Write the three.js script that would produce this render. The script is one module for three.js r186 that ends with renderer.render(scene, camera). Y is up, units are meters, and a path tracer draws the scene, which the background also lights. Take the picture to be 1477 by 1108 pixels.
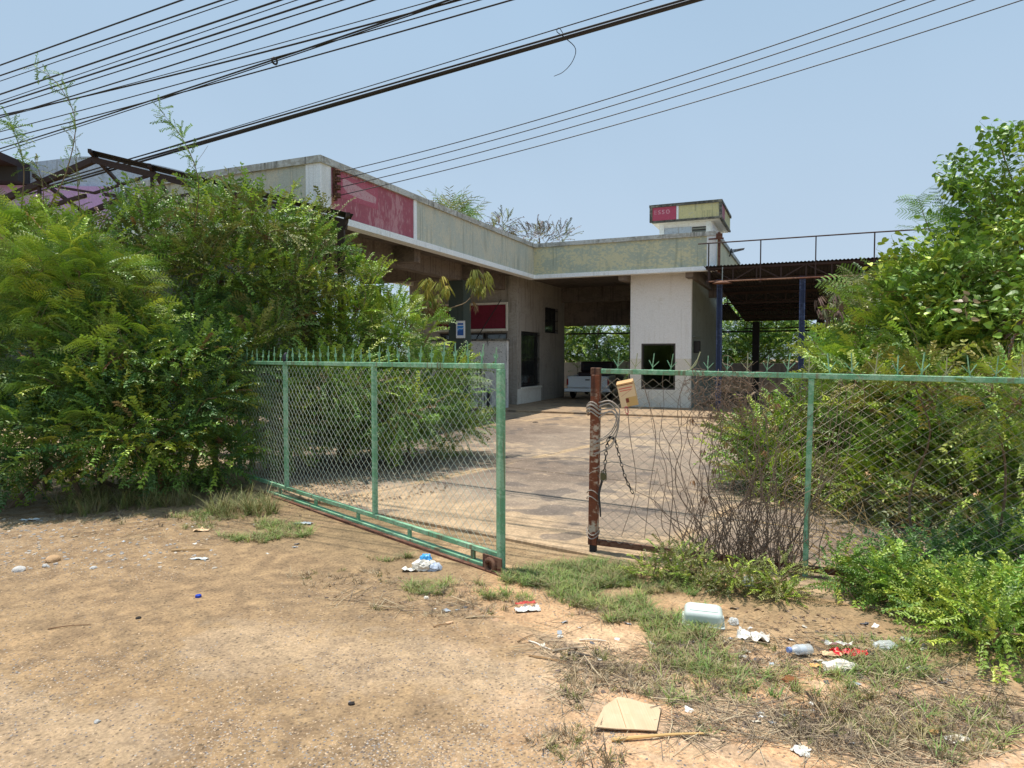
import * as THREE from 'three';
import { mergeGeometries } from 'three/addons/utils/BufferGeometryUtils.js';
import { RoundedBoxGeometry } from 'three/addons/geometries/RoundedBoxGeometry.js';

// ---------- camera, sky, sun, exposure ----------
const scene = new THREE.Scene();
const F = 980, PITCH = Math.atan(39 / 980), EYE = 1.6;
const camera = new THREE.PerspectiveCamera(2 * Math.atan(554 / F) * 180 / Math.PI, 4 / 3, 0.05, 900);
camera.position.set(0, EYE, 0); camera.rotation.x = -PITCH;
const renderer = new THREE.WebGLRenderer({ antialias: true });
renderer.toneMapping = THREE.LinearToneMapping; renderer.toneMappingExposure = 1.15;
renderer.shadowMap.enabled = true;
const SUN = new THREE.Vector3(-0.17, 1, -0.10).normalize();
{ // hazy tropical sky: pale at the horizon, a broad soft aureole round the high sun
  const w = 512, h = 256, d = new Float32Array(w * h * 4);
  for (let j = 0; j < h; j++) for (let i = 0; i < w; i++) {
    const el = (j + 0.5) / h * Math.PI - Math.PI / 2, az = ((i + 0.5) / w - 0.5) * 2 * Math.PI;
    const v = new THREE.Vector3(Math.cos(el) * Math.cos(az), Math.sin(el), Math.cos(el) * Math.sin(az));
    const t = Math.max(0, Math.sin(el)), k = Math.pow(t, 0.6);
    const c = Math.max(0, v.dot(SUN)), au = 0.30 * Math.pow(c, 6) + 0.55 * Math.pow(c, 40);
    const o = (j * w + i) * 4;
    const hz = 1 + 0.05 * (fbm(v.x * 3 + 20, v.y * 6 + v.z * 3, 301, 4) - 0.5) + 0.04 * (fbm(v.x * 7 + v.y * 4, v.z * 7 + 9, 311, 3) - 0.5);
    d[o] = (0.54 - 0.29 * k + au) * hz; d[o + 1] = (0.64 - 0.22 * k + au * 0.98) * hz; d[o + 2] = (0.75 - 0.13 * k + au * 0.93) * hz; d[o + 3] = 1;
    if (el < 0) { const g = Math.min(1, -el * 6); d[o] *= 1 - 0.5 * g; d[o + 1] *= 1 - 0.55 * g; d[o + 2] *= 1 - 0.65 * g; }
  }
  const t = new THREE.DataTexture(d, w, h, THREE.RGBAFormat, THREE.FloatType);
  t.mapping = THREE.EquirectangularReflectionMapping; t.magFilter = THREE.LinearFilter; t.needsUpdate = true;
  scene.background = t; scene.environment = t;
}
const sun = new THREE.DirectionalLight(new THREE.Color(1, 0.94, 0.85), 4.8);
sun.position.copy(SUN).multiplyScalar(60); sun.castShadow = true; sun.shadow.radius = 1;
sun.shadow.mapSize.set(4096, 4096);
Object.assign(sun.shadow.camera, { left: -30, right: 30, top: 45, bottom: -20, near: 1, far: 120 });
scene.add(sun, sun.target);

// ---------- helpers ----------
function rng(s) { return () => { s |= 0; s = s + 0x6D2B79F5 | 0; let t = Math.imul(s ^ s >>> 15, 1 | s); t = t + Math.imul(t ^ t >>> 7, 61 | t) ^ t; return ((t ^ t >>> 14) >>> 0) / 4294967296; }; }
const V = (x, y, z) => new THREE.Vector3(x, y, z);
function lerp(a, b, t) { return a + (b - a) * t; }
const clamp = (x, a = 0, b = 1) => Math.min(b, Math.max(a, x));
const sstep = (a, b, x) => { const t = clamp((x - a) / (b - a)); return t * t * (3 - 2 * t); };
function hsh(x, y, s = 0) { let h = Math.imul(x, 374761393) + Math.imul(y, 668265263) + Math.imul(s, 1442695041) | 0; h = Math.imul(h ^ h >>> 13, 1274126177); return ((h ^ h >>> 16) >>> 0) / 4294967296; }
function vn(x, y, s = 0) { const i = Math.floor(x), j = Math.floor(y), f = x - i, g = y - j, u = f * f * (3 - 2 * f), w = g * g * (3 - 2 * g);
  return lerp(lerp(hsh(i, j, s), hsh(i + 1, j, s), u), lerp(hsh(i, j + 1, s), hsh(i + 1, j + 1, s), u), w); }
function fbm(x, y, s = 0, o = 4) { let a = 0, m = 0.5, t = 0; for (let k = 0; k < o; k++) { a += m * vn(x, y, s + k); t += m; m *= 0.5; x *= 2.03; y *= 2.03; } return a / t; }
// a picture point (photo pixels) to the world: on the level h, or at a forward distance
function ray(px, py) { return V((px - 738.5) / F, -(py - 554) / F, -1).applyAxisAngle(V(1, 0, 0), -PITCH); }
function gp(px, py, h = 0) { const d = ray(px, py); return d.multiplyScalar((h - EYE) / d.y).add(V(0, EYE, 0)); }
function dp(px, py, dep) { const d = ray(px, py); return d.multiplyScalar(-dep / d.z).add(V(0, EYE, 0)); }

const used = {};
function numbered(n) { const k = used[n] = (used[n] ?? -1) + 1; return k ? n + '_' + String(k).padStart(3, '0') : n; }
function put(o) { o.traverse((m) => { if (m.isMesh) { m.castShadow = true; m.receiveShadow = true; } }); return o; }
function tag(o, label, category, group) { o.userData.label = label; o.userData.category = category; if (group) o.userData.group = group; return o; }
function thing(name, label, category, pos, turn = 0, group) { const g = new THREE.Group(); g.name = numbered(name); if (pos) g.position.copy(pos); g.rotation.y = turn; scene.add(g); return tag(g, label, category, group); }
function part(name, geo, mat, parent, kind) { const m = new THREE.Mesh(geo, mat); m.name = name; m.castShadow = m.receiveShadow = true; parent.add(m); if (kind) m.userData.kind = kind; return m; }
function solo(name, geo, mat, label, category, pos, turn = 0, group) { const m = new THREE.Mesh(geo, mat); m.name = numbered(name); m.castShadow = m.receiveShadow = true; if (pos) m.position.copy(pos); m.rotation.y = turn; scene.add(m); return tag(m, label, category, group); }
function struct(name, geo, mat) { const m = new THREE.Mesh(geo, mat); m.name = numbered(name); m.receiveShadow = m.castShadow = true; m.userData.kind = 'structure'; scene.add(m); return m; }

// box with uv in metres
function bx(x0, x1, y0, y1, z0, z1) {
  const g = new THREE.BoxGeometry(x1 - x0, y1 - y0, z1 - z0); g.translate((x0 + x1) / 2, (y0 + y1) / 2, (z0 + z1) / 2);
  const p = g.attributes.position, n = g.attributes.normal, u = g.attributes.uv;
  for (let i = 0; i < p.count; i++) { const ax = Math.abs(n.getX(i)), ay = Math.abs(n.getY(i));
    if (ax > 0.5) u.setXY(i, p.getZ(i), p.getY(i)); else if (ay > 0.5) u.setXY(i, p.getX(i), p.getZ(i)); else u.setXY(i, p.getX(i), p.getY(i)); }
  return g;
}
const merge = (l) => mergeGeometries(l.map((g) => { const h = g.index ? g.toNonIndexed() : g; for (const k of Object.keys(h.attributes)) if (!['position', 'normal', 'uv'].includes(k)) h.deleteAttribute(k); return h; }));
// collects tubes, quads and leaves into one flat list
class MB {
  constructor() { this.p = []; this.n = null; this.u = []; }
  tri(a, b, c) { this.p.push(a.x, a.y, a.z, b.x, b.y, b.z, c.x, c.y, c.z); this.u.push(a.x + a.z, a.y, b.x + b.z, b.y, c.x + c.z, c.y); }
  quad(a, b, c, d) { this.tri(a, b, c); this.tri(a, c, d); }
  tube(pts, r0, r1 = r0, sides = 5) {
    const n = pts.length; let prev = null, ref = V(0.31, 0.2, 0.93);
    for (let i = 0; i < n; i++) {
      const t = pts[Math.min(n - 1, i + 1)].clone().sub(pts[Math.max(0, i - 1)]).normalize();
      let a = ref.clone().addScaledVector(t, -ref.dot(t)); if (a.lengthSq() < 1e-4) a = V(1, 0, 0).addScaledVector(t, -t.x); a.normalize(); ref = a.clone();
      const b = t.clone().cross(a), r = lerp(r0, r1, i / (n - 1)), ring = [];
      for (let k = 0; k < sides; k++) { const q = k / sides * Math.PI * 2; ring.push(pts[i].clone().addScaledVector(a, Math.cos(q) * r).addScaledVector(b, Math.sin(q) * r)); }
      if (prev) for (let k = 0; k < sides; k++) { const m = (k + 1) % sides; this.quad(prev[k], prev[m], ring[m], ring[k]); }
      else if (sides > 3) for (let k = 1; k < sides - 1; k++) this.tri(ring[0], ring[k + 1], ring[k]);
      prev = ring;
    }
    if (sides > 3) for (let k = 1; k < sides - 1; k++) this.tri(prev[0], prev[k], prev[k + 1]);
    return this;
  }
  bar(a, b, w, h = w) { // square bar between two points
    const t = b.clone().sub(a).normalize(); let s = V(0, 1, 0).cross(t); if (s.lengthSq() < 1e-4) s = V(1, 0, 0); s.normalize(); const n = t.clone().cross(s).normalize();
    const c = (o, i, j) => o.clone().addScaledVector(s, i * w / 2).addScaledVector(n, j * h / 2);
    const A = [c(a, -1, -1), c(a, 1, -1), c(a, 1, 1), c(a, -1, 1)], B = [c(b, -1, -1), c(b, 1, -1), c(b, 1, 1), c(b, -1, 1)];
    for (let k = 0; k < 4; k++) { const m = (k + 1) % 4; this.quad(A[k], A[m], B[m], B[k]); }
    this.quad(A[3], A[2], A[1], A[0]); this.quad(B[0], B[1], B[2], B[3]); return this;
  }
  geo() { const g = new THREE.BufferGeometry(); g.setAttribute('position', new THREE.Float32BufferAttribute(this.p, 3)); g.setAttribute('uv', new THREE.Float32BufferAttribute(this.u, 2)); g.computeVertexNormals(); return g; }
}
const curve = (pts, n) => new THREE.CatmullRomCurve3(pts).getPoints(n);

// ---------- textures: colour, grain and wear only ----------
function tex(w, h, sx, sy, fn, srgb = true) { // fn(metres x, metres y) -> 0..255 triple
  const d = new Uint8Array(w * h * 4);
  for (let j = 0; j < h; j++) for (let i = 0; i < w; i++) { const c = fn((i + 0.5) / w * sx, (j + 0.5) / h * sy, i, j), o = (j * w + i) * 4; d[o] = clamp(c[0], 0, 255); d[o + 1] = clamp(c[1], 0, 255); d[o + 2] = clamp(c[2], 0, 255); d[o + 3] = 255; }
  const t = new THREE.DataTexture(d, w, h); t.wrapS = t.wrapT = THREE.RepeatWrapping; t.magFilter = THREE.LinearFilter; t.minFilter = THREE.LinearMipmapLinearFilter; t.generateMipmaps = true;
  if (srgb) t.colorSpace = THREE.SRGBColorSpace; t.repeat.set(1 / sx, 1 / sy); t.needsUpdate = true; return t;
}
const mix3 = (a, b, t) => [lerp(a[0], b[0], t), lerp(a[1], b[1], t), lerp(a[2], b[2], t)];
const mul3 = (a, k) => [a[0] * k, a[1] * k, a[2] * k];
const grainBump = tex(512, 512, 1, 1, (x, y, i, j) => { const v = 120 * vn(i / 7, j / 7, 3) + 80 * hsh(i, j, 9) + 55 * vn(i / 30, j / 30, 5); return [v, v, v]; }, false);
const bumpAt = (m) => { const t = grainBump.clone(); t.repeat.set(1 / m, 1 / m); t.needsUpdate = true; return t; };
const std = (o) => new THREE.MeshStandardMaterial({ roughness: 0.85, ...o });
const srgb = (r, g, b) => new THREE.Color().setRGB(r / 255, g / 255, b / 255, THREE.SRGBColorSpace);

function paintTex(base, worn, dark, seed, streak = 0.5, cover = 0.5, vert = 1) { // weathered wall paint: patches worn through, drip streaks, mould specks
  return tex(768, 384, 6, 3, (x, y, i, j) => {
    const n = fbm(x * 2.2 * vert, y * 3.4 / vert, seed, 5), f = fbm(x * 16 * vert, y * 26 / vert, seed + 20, 4);
    let c = mix3(base, worn, sstep(cover - 0.08, cover + 0.08, n * 0.5 + f * 0.5));
    const s = fbm(x * 22, y * 0.9, seed + 40, 3), s2 = fbm(x * 3, y * 1.2, seed + 47, 2);
    c = mix3(c, dark, streak * sstep(0.50, 0.78, s) * sstep(0.35, 0.7, s2));
    c = mix3(c, dark, 0.5 * streak * sstep(0.74, 0.84, fbm(x * 34, y * 34, seed + 60, 2)));
    return mul3(c, 0.93 + 0.12 * hsh(i, j, seed));
  });
}
const M = {};
const cb = bumpAt(0.8);
const painted = (t, o = {}) => std({ map: t, bumpMap: cb, bumpScale: 0.004, roughness: 0.88, ...o });
M.fasciaL = painted(paintTex([188, 193, 180], [202, 200, 180], [136, 142, 128], 11, 0.5, 0.5, 1.5));
M.fasciaR = painted(paintTex([178, 186, 168], [208, 204, 168], [130, 140, 124], 31, 0.4, 0.5));
M.cream = painted(paintTex([216, 208, 172], [196, 192, 160], [120, 116, 96], 51, 0.35, 0.6));
M.trim = painted(paintTex([242, 247, 248], [234, 239, 238], [190, 194, 190], 71, 0.3, 0.62));
M.coping = painted(paintTex([196, 198, 192], [170, 168, 158], [84, 84, 78], 81, 0.75, 0.5));
M.white = painted(paintTex([240, 241, 240], [232, 232, 228], [206, 204, 196], 91, 0.2, 0.66));
M.dado = painted(paintTex([230, 226, 214], [222, 216, 202], [188, 178, 162], 101, 0.3, 0.6));
M.stain = painted(paintTex([222, 222, 218], [196, 196, 192], [42, 42, 42], 111, 1.0, 0.62));
M.office = painted(paintTex([172, 166, 156], [160, 154, 144], [104, 98, 90], 121, 0.4, 0.55));
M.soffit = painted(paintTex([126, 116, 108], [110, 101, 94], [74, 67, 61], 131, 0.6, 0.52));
M.red = painted(paintTex([166, 92, 106], [188, 138, 144], [138, 78, 88], 141, 0.35, 0.53, 2.2));
M.redDark = painted(paintTex([122, 32, 54], [114, 30, 48], [88, 26, 38], 151, 0.3, 0.6));
M.tower = painted(paintTex([208, 200, 148], [196, 192, 160], [110, 112, 92], 161, 0.35, 0.62));
M.mould = painted(paintTex([88, 88, 82], [140, 136, 122], [40, 40, 38], 171, 0.7, 0.55));
M.sideWall = painted(paintTex([138, 146, 136], [128, 134, 124], [96, 100, 92], 185, 0.4, 0.6));
M.darkGreen = painted(paintTex([66, 78, 72], [74, 82, 74], [44, 50, 46], 181, 0.4, 0.6));
M.purple = painted(paintTex([202, 166, 208], [196, 160, 200], [164, 138, 168], 191, 0.2, 0.62));
M.green = painted(paintTex([116, 172, 132], [152, 194, 160], [126, 100, 74], 201, 0.75, 0.53), { roughness: 0.6 });
M.rust = painted(paintTex([100, 62, 46], [124, 92, 72], [58, 38, 32], 211, 0.8, 0.5), { roughness: 0.9 });
M.rustPale = painted(paintTex([126, 72, 48], [196, 180, 160], [70, 42, 32], 215, 0.8, 0.56), { roughness: 0.9 });
M.darkSteel = std({ color: srgb(62, 46, 42), roughness: 0.75, metalness: 0.2 });
M.black = std({ color: srgb(34, 33, 34), roughness: 0.7 });
M.blackish = std({ color: srgb(52, 50, 50), roughness: 0.8 });
M.galv = std({ color: srgb(150, 156, 150), roughness: 0.5, metalness: 0.6 });
M.wireBrown = std({ color: srgb(120, 112, 96), roughness: 0.6, metalness: 0.4 });
M.sheetBlue = painted(paintTex([186, 198, 210], [170, 182, 194], [130, 128, 122], 221, 0.5, 0.6), { roughness: 0.5, metalness: 0.2 });
M.sheetRustShade = painted(paintTex([40, 35, 35], [52, 45, 44], [30, 26, 26], 231, 0.7, 0.5));  // rusty sheet, near black: shade under the shed roof put into its colour
M.bluePost = painted(paintTex([54, 68, 100], [80, 96, 130], [40, 45, 56], 241, 0.5, 0.58));
M.glass = new THREE.MeshPhysicalMaterial({ color: 0xdfe8e6, roughness: 0.06, transmission: 1, thickness: 0, ior: 1.5 });
M.frame = std({ color: srgb(70, 66, 62), roughness: 0.5, metalness: 0.4 });
M.bark = std({ color: srgb(112, 94, 76), roughness: 0.95 });
M.twig = std({ color: srgb(124, 104, 80), roughness: 0.95 });
M.cable = std({ color: srgb(38, 36, 38), roughness: 0.55 });

// ---------- ground ----------
const e1 = V(0.81, 0, 0.586).normalize(), e2 = V(0.586, 0, -0.81).normalize(), YO = V(0.4, 0, -6.1); // yard grid: along the fence, and inwards
const yard = (x, z) => { const d = V(x - YO.x, 0, z - YO.z); return [d.dot(e1), d.dot(e2)]; };
const gh = (x, z) => 0.006 + 0.03 * (fbm(x * 0.55, z * 0.55, 3, 3) - 0.5) + 0.012 * (fbm(x * 3, z * 3, 8, 3) - 0.5) + 0.05 * Math.exp(-Math.pow((yard(x, z)[1] + 0.75) / 0.5, 2)) * sstep(0.4, 1.3, x);
{
  const far = new THREE.PlaneGeometry(700, 700, 1, 1); far.rotateX(-Math.PI / 2); far.translate(0, -0.06, -100);
  for (let i = 0; i < 4; i++) far.attributes.uv.setXY(i, far.attributes.position.getX(i), far.attributes.position.getZ(i));
  const ft = tex(512, 512, 9, 9, (x, y, i, j) => mul3(mix3([146, 120, 88], [120, 108, 74], sstep(0.4, 0.6, fbm(x * 0.9, y * 0.9, 5))), 0.85 + 0.3 * hsh(i, j, 2)));
  struct('ground', far, std({ map: ft, roughness: 1 }));
  const X0 = -11, X1 = 9, Z0 = -13, Z1 = 2, nx = 260, nz = 200;
  const g = new THREE.PlaneGeometry(X1 - X0, Z1 - Z0, nx, nz); g.rotateX(-Math.PI / 2); g.translate((X0 + X1) / 2, 0, (Z0 + Z1) / 2);
  const p = g.attributes.position, u = g.attributes.uv;
  for (let i = 0; i < p.count; i++) { const x = p.getX(i), z = p.getZ(i); p.setY(i, gh(x, z)); u.setXY(i, x - X0, z - Z0); }
  g.computeVertexNormals();
  const tA = gp(-60, 1010), tB = gp(330, 930), tC = gp(760, 985), tD = gp(840, 940), tE = gp(150, 1090);
  const A = gp(760, 890), B = gp(900, 1108); // left edge of the litter strewn corner
  const map = tex(2048, 1536, X1 - X0, Z1 - Z0, (sx, sz, i, j) => {
    const x = sx + X0, z = sz + Z0, n = fbm(x * 0.7, z * 0.7, 21, 4), m = fbm(x * 2.6, z * 2.6, 27, 4), f = fbm(x * 12, z * 12, 33, 3), r = hsh(i, j, 4);
    let c = mix3([212, 168, 126], [224, 186, 146], sstep(0.38, 0.62, m * 0.35 + f * 0.65));
    c = mix3(c, [196, 170, 142], 0.6 * sstep(0.5, 0.66, n * 0.6 + f * 0.4));
    c = mix3(c, [198, 150, 108], 0.45 * sstep(0.52, 0.64, 0.6 * fbm(x * 1.3 + 9, z * 1.3, 41, 4) + 0.4 * f));
    const t1 = yard(x, z), trk = fbm(t1[0] * 0.5, t1[1] * 5, 77, 3); // wheel tracks along the fence
    c = mix3(c, [206, 174, 132], 0.5 * sstep(0.52, 0.66, trk)); c = mix3(c, [166, 148, 128], 0.4 * sstep(0.56, 0.68, fbm(t1[0] * 0.4 + 7, t1[1] * 6, 79, 3)));
    const side = (x - A.x) * (B.z - A.z) - (z - A.z) * (B.x - A.x); // litter corner, ragged edge
    const lit = sstep(-0.15, 0.55, -side * 0.5 + 0.9 * (m - 0.5)) * sstep(-12.5, -11.5, z);
    c = mix3(c, mix3([128, 106, 80], [164, 136, 100], f), lit * 0.9);
    const seg = (a, e) => { const ux = e.x - a.x, uz = e.z - a.z, t = clamp(((x - a.x) * ux + (z - a.z) * uz) / (ux * ux + uz * uz)); return Math.hypot(x - a.x - ux * t, z - a.z - uz * t); };
    c = mix3(c, [204, 180, 152], 0.35 * sstep(0.40, 0.20, Math.min(seg(tB, tC), seg(tC, tD), seg(tA, tE)) + 0.7 * (m - 0.5) + 0.5 * (f - 0.5))); // pale compacted dust
    const vg = Math.exp(-Math.pow((t1[1] + 0.8) / 0.75, 2)) * sstep(0.3, 0.55, m + 0.1); c = mix3(c, [134, 114, 82], vg * 0.7);
    const ll = sstep(-3.2, -5.0, x + 0.35 * z + 2.4 + (m - 0.5)) ; c = mix3(c, [150, 138, 124], 0.55 * ll * sstep(0.4, 0.6, f));
    let k = 0.99 + 0.20 * (f - 0.5) + 0.24 * (r - 0.5);
    if (r > 0.975) k *= 0.55; else if (r < 0.01) k *= 1.2;
    return mul3(c, k);
  });
  struct('dirt_lot', g, std({ map, bumpMap: bumpAt(0.6), bumpScale: 0.012, roughness: 1 }));
}

// ---------- concrete yard: slabs with open joints ----------
const BA = 23.5 * Math.PI / 180, BI = V(0.6725, 0, -21.035), BU = V(Math.cos(BA), 0, Math.sin(BA)), BV = V(-Math.sin(BA), 0, Math.cos(BA));
const bw = (x, y, z) => BI.clone().addScaledVector(BU, x).addScaledVector(BV, z).setY(y);
{
  const map = tex(2048, 2048, 26, 26, (sx, sy, i, j) => {
    const x = sx - 13, z = sy - 26, y = yard(x, z);
    const n = fbm(x * 0.45, z * 0.45, 61, 4), m = fbm(x * 1.6, z * 1.6, 67, 4), f = fbm(x * 9, z * 9, 71, 3), r = hsh(i, j, 14);
    let c = mix3([164, 146, 126], [148, 130, 112], sstep(0.4, 0.6, m * 0.6 + f * 0.4));
    c = mix3(c, [126, 109, 94], 0.85 * sstep(0.46, 0.6, n));
    c = mix3(c, [184, 160, 130], 0.7 * sstep(0.56, 0.68, 0.6 * fbm(y[0] * 0.5, y[1] * 1.3, 83, 4) + 0.4 * f)); // drifts of sand
    c = mix3(c, [192, 164, 130], sstep(0.8, -0.1, y[1] + 1.6 * (m - 0.5)));
    c = mix3(c, [190, 160, 124], 0.7 * sstep(6.5, 10.5, y[1] + 2.5 * (n - 0.5)));
    const jl = Math.abs(((y[0] + 2.57) / 3.6 + 50.5) % 1 - 0.5) * 3.6; c = mix3(c, [200, 170, 130], 0.9 * sstep(0.18, 0.05, jl + 0.12 * (f - 0.3)) * sstep(0.35, 0.5, m));
    c = mix3(c, [92, 84, 80], 0.5 * sstep(0.66, 0.72, fbm(x * 2.2 + 5, z * 2.2, 89, 3)));
    if (r > 0.985) c = mix3(c, [206, 190, 166], 0.6);
    return mul3(c, 0.88 + 0.26 * (f - 0.5) + 0.18 * (r - 0.5));
  });
  const mat = std({ map, bumpMap: bumpAt(1.1), bumpScale: 0.006, roughness: 0.95 });
  const grp = new THREE.Group(); grp.name = 'concrete_yard'; grp.userData.kind = 'structure'; scene.add(grp);
  const slab = (o, a, b, la, lb, top, th, name = 'slab') => {
    const mb = new MB(), c = (s, t, y) => o.clone().addScaledVector(a, s).addScaledVector(b, t).setY(y), g = 0.008, bev = 0.012;
    const r = (i, y) => [c(g + i, g + i, y), c(la - g - i, g + i, y), c(la - g - i, lb - g - i, y), c(g + i, lb - g - i, y)];
    const T = r(bev, top), E = r(0, top - bev), L = r(0, top - th);
    mb.quad(T[0], T[1], T[2], T[3]); for (let k = 0; k < 4; k++) { const m = (k + 1) % 4; mb.quad(E[k], E[m], T[m], T[k]); mb.quad(L[k], L[m], E[m], E[k]); }
    const geo = mb.geo(), p = geo.attributes.position, u = geo.attributes.uv; for (let i = 0; i < p.count; i++) u.setXY(i, p.getX(i) + 13, p.getZ(i) + 26);
    if (geo.attributes.normal.getY(0) < 0) { const q = p.array; for (let i = 0; i < q.length; i += 9) for (let k = 0; k < 3; k++) { const t = q[i + 3 + k]; q[i + 3 + k] = q[i + 6 + k]; q[i + 6 + k] = t; } for (let i = 0; i < p.count; i++) u.setXY(i, p.getX(i) + 13, p.getZ(i) + 26); geo.computeVertexNormals(); }
    part(name, geo, mat, grp);
  };
  const q = rng(5);
  for (let i = -4; i < 5; i++) for (let j = 0; j < 5; j++) {
    const s = -2.57 + 3.6 * i, t = j ? 2.5 + 3.6 * (j - 1) : -0.5, l = j ? 3.6 : 3.0;
    const mid = YO.clone().addScaledVector(e1, s + 1.8).addScaledVector(e2, t + l / 2), lz = mid.clone().sub(BI).dot(BV);
    if (lz < 0 || mid.x > 13 || mid.x < -12 || (mid.x > 3.3 && mid.z > -12)) continue;
    slab(YO.clone().addScaledVector(e1, s).addScaledVector(e2, t), e1, e2, 3.6, l, 0.044 + 0.006 * q(), 0.2);
  }
  for (let i = -3; i < 5; i++) for (let j = 0; j < 4; j++) slab(bw(i * 3.4, 0, 2.0 - j * 3.4), BU, BV.clone().negate(), 3.4, 3.4, 0.10 + 0.005 * q(), 0.25, 'apron_slab');
}

// ---------- the station: L-shaped concrete canopy, office, white bay wall and roof tower ----------
const atB = (name, label, cat, group) => thing(name, label, cat, BI, -BA, group);
{
  const S = atB('service_station', 'abandoned L-shaped concrete station with faded grey-green and red roof band', 'building');
  // roof slabs and soffit ribs
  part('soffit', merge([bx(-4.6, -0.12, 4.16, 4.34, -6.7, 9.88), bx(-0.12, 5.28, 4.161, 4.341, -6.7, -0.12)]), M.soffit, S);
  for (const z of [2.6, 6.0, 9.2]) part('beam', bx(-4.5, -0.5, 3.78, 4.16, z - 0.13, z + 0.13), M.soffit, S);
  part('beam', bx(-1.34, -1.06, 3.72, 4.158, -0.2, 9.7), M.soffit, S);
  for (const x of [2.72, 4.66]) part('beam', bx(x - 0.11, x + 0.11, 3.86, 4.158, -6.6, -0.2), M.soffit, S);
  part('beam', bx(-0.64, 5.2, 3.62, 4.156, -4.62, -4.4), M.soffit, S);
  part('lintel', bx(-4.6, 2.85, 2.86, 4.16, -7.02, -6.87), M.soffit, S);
  // roof band
  part('fascia', bx(-0.12, 0, 4.12, 4.95, 0, 6.85), M.fasciaL, S);
  const rp = part('red_panel', bx(-0.12, -0.004, 4.12, 4.95, 6.97, 9.72), M.red, S); rp.userData.label = 'faded red section of the roof band';
  part('strip', bx(-0.121, 0.014, 4.12, 4.95, 6.85, 6.97), M.trim, S);
  part('strip', bx(-0.30, 0.014, 4.12, 4.95, 9.72, 10.014), M.trim, S);
  part('fascia', bx(-4.6, -0.30, 4.12, 4.95, 9.88, 10.0), M.fasciaL, S);
  part('fascia', bx(-4.6, -4.48, 4.12, 4.95, -6.7, 9.879), M.fasciaL, S);
  part('fascia', bx(0, 5.16, 4.12, 4.95, -0.12, 0), M.fasciaR, S);
  part('strip', bx(5.16, 5.414, 4.12, 4.95, -0.121, 0.014), M.trim, S);
  part('fascia', bx(5.28, 5.40, 4.12, 4.95, -6.8, -0.121), M.cream, S);
  part('fascia', bx(-4.6, 5.28, 4.12, 4.95, -6.86, -6.701), M.fasciaR, S);
  const cope = (y0, y1, o, i, m, n) => {
    part(n, bx(-i, o, y0, y1, o, 10 + o), m, S); part(n, bx(-4.65, -i, y0, y1, 10 - i, 10 + o), m, S); part(n, bx(-4.65 - o, -4.65 + i, y0, y1, -6.8, 10 - i), m, S);
    part(n, bx(-i, 5.4 + o, y0, y1, -i, o - 0.001), m, S); part(n, bx(5.4 - i, 5.4 + o, y0, y1, -6.86, -i), m, S);
  };
  cope(4.95, 5.07, 0.05, 0.16, M.coping, 'coping'); cope(4.0, 4.12, 0.035, 0.22, M.trim, 'drip_edge');
  part('roof_deck', bx(-4.5, 5.2, 4.345, 4.40, -6.69, -0.13), M.coping, S);
  // where lettering was taken off the red band the paint is bleached
  { const w = 512, h = 256, cv = document.createElement('canvas'); cv.width = w; cv.height = h; const c = cv.getContext('2d');
    c.fillStyle = 'rgb(176,92,110)'; c.fillRect(0, 0, w, h); const q = rng(77);
    c.fillStyle = 'rgb(196,158,164)'; c.beginPath(); c.moveTo(20, 30); c.lineTo(250, 70); c.lineTo(490, 120); c.lineTo(480, 190); c.lineTo(300, 200); c.lineTo(90, 190); c.lineTo(16, 120); c.closePath(); c.fill();
    for (let i = 0; i < 2600; i++) { const v = q(); c.fillStyle = v < 0.5 ? `rgba(176,92,110,${0.2 + q() * 0.6})` : `rgba(206,176,178,${q() * 0.5})`; c.fillRect(q() * w, q() * h, 1 + q() * 5, 1 + q() * 14); }
    c.fillStyle = 'rgb(176,92,110)'; for (let i = 0; i < 500; i++) { const e = q(); c.fillRect(e < 0.5 ? q() * w : (q() < 0.5 ? q() * 16 : w - q() * 30), e < 0.5 ? (q() < 0.5 ? q() * 26 : h - q() * 50) : q() * h, 8, 12); }
    const t = new THREE.CanvasTexture(cv); t.colorSpace = THREE.SRGBColorSpace;
    const g = new THREE.PlaneGeometry(1.15, 0.42); g.rotateY(Math.PI / 2); g.translate(0.0, 4.69, 8.85);
    const m = part('bleached_patch', g, std({ map: t, roughness: 0.9 }), S); m.userData.label = 'bleached pinkish patch where lettering was removed'; }
  // insulator rack on the corner
  const rk = part('insulator_rack', merge([bx(-0.0, 0.05, 4.38, 4.92, 9.60, 9.66)]), M.rust, S);
  for (const y of [4.46, 4.60, 4.74, 4.87]) { const g = new THREE.LatheGeometry([[0, 0], [0.05, 0], [0.055, 0.02], [0.03, 0.04], [0.055, 0.06], [0.05, 0.08], [0, 0.08]].map(([a, b]) => new THREE.Vector2(a, b)), 12); g.translate(0.09, y - 0.04, 9.63); part('insulator', g, M.rust, rk); }
  // columns
  for (const [x, z] of [[-1.2, 2.6], [-1.2, 9.2], [-4.2, 2.6], [-4.2, 9.2]]) part('column', bx(x - 0.23, x + 0.23, 0, 3.72, z - 0.23, z + 0.23), M.darkGreen, S);
  // office: front with shop window and red name board, side wall with barred windows
  const wall = (w, h, holes, t) => { const s = new THREE.Shape([[0, 0], [w, 0], [w, h], [0, h]].map((q) => new THREE.Vector2(...q))); for (const [a, b, c, d] of holes) s.holes.push(new THREE.Path([[a, c], [a, d], [b, d], [b, c]].map((q) => new THREE.Vector2(...q)))); return new THREE.ExtrudeGeometry(s, { depth: t, bevelEnabled: false }); };
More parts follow.
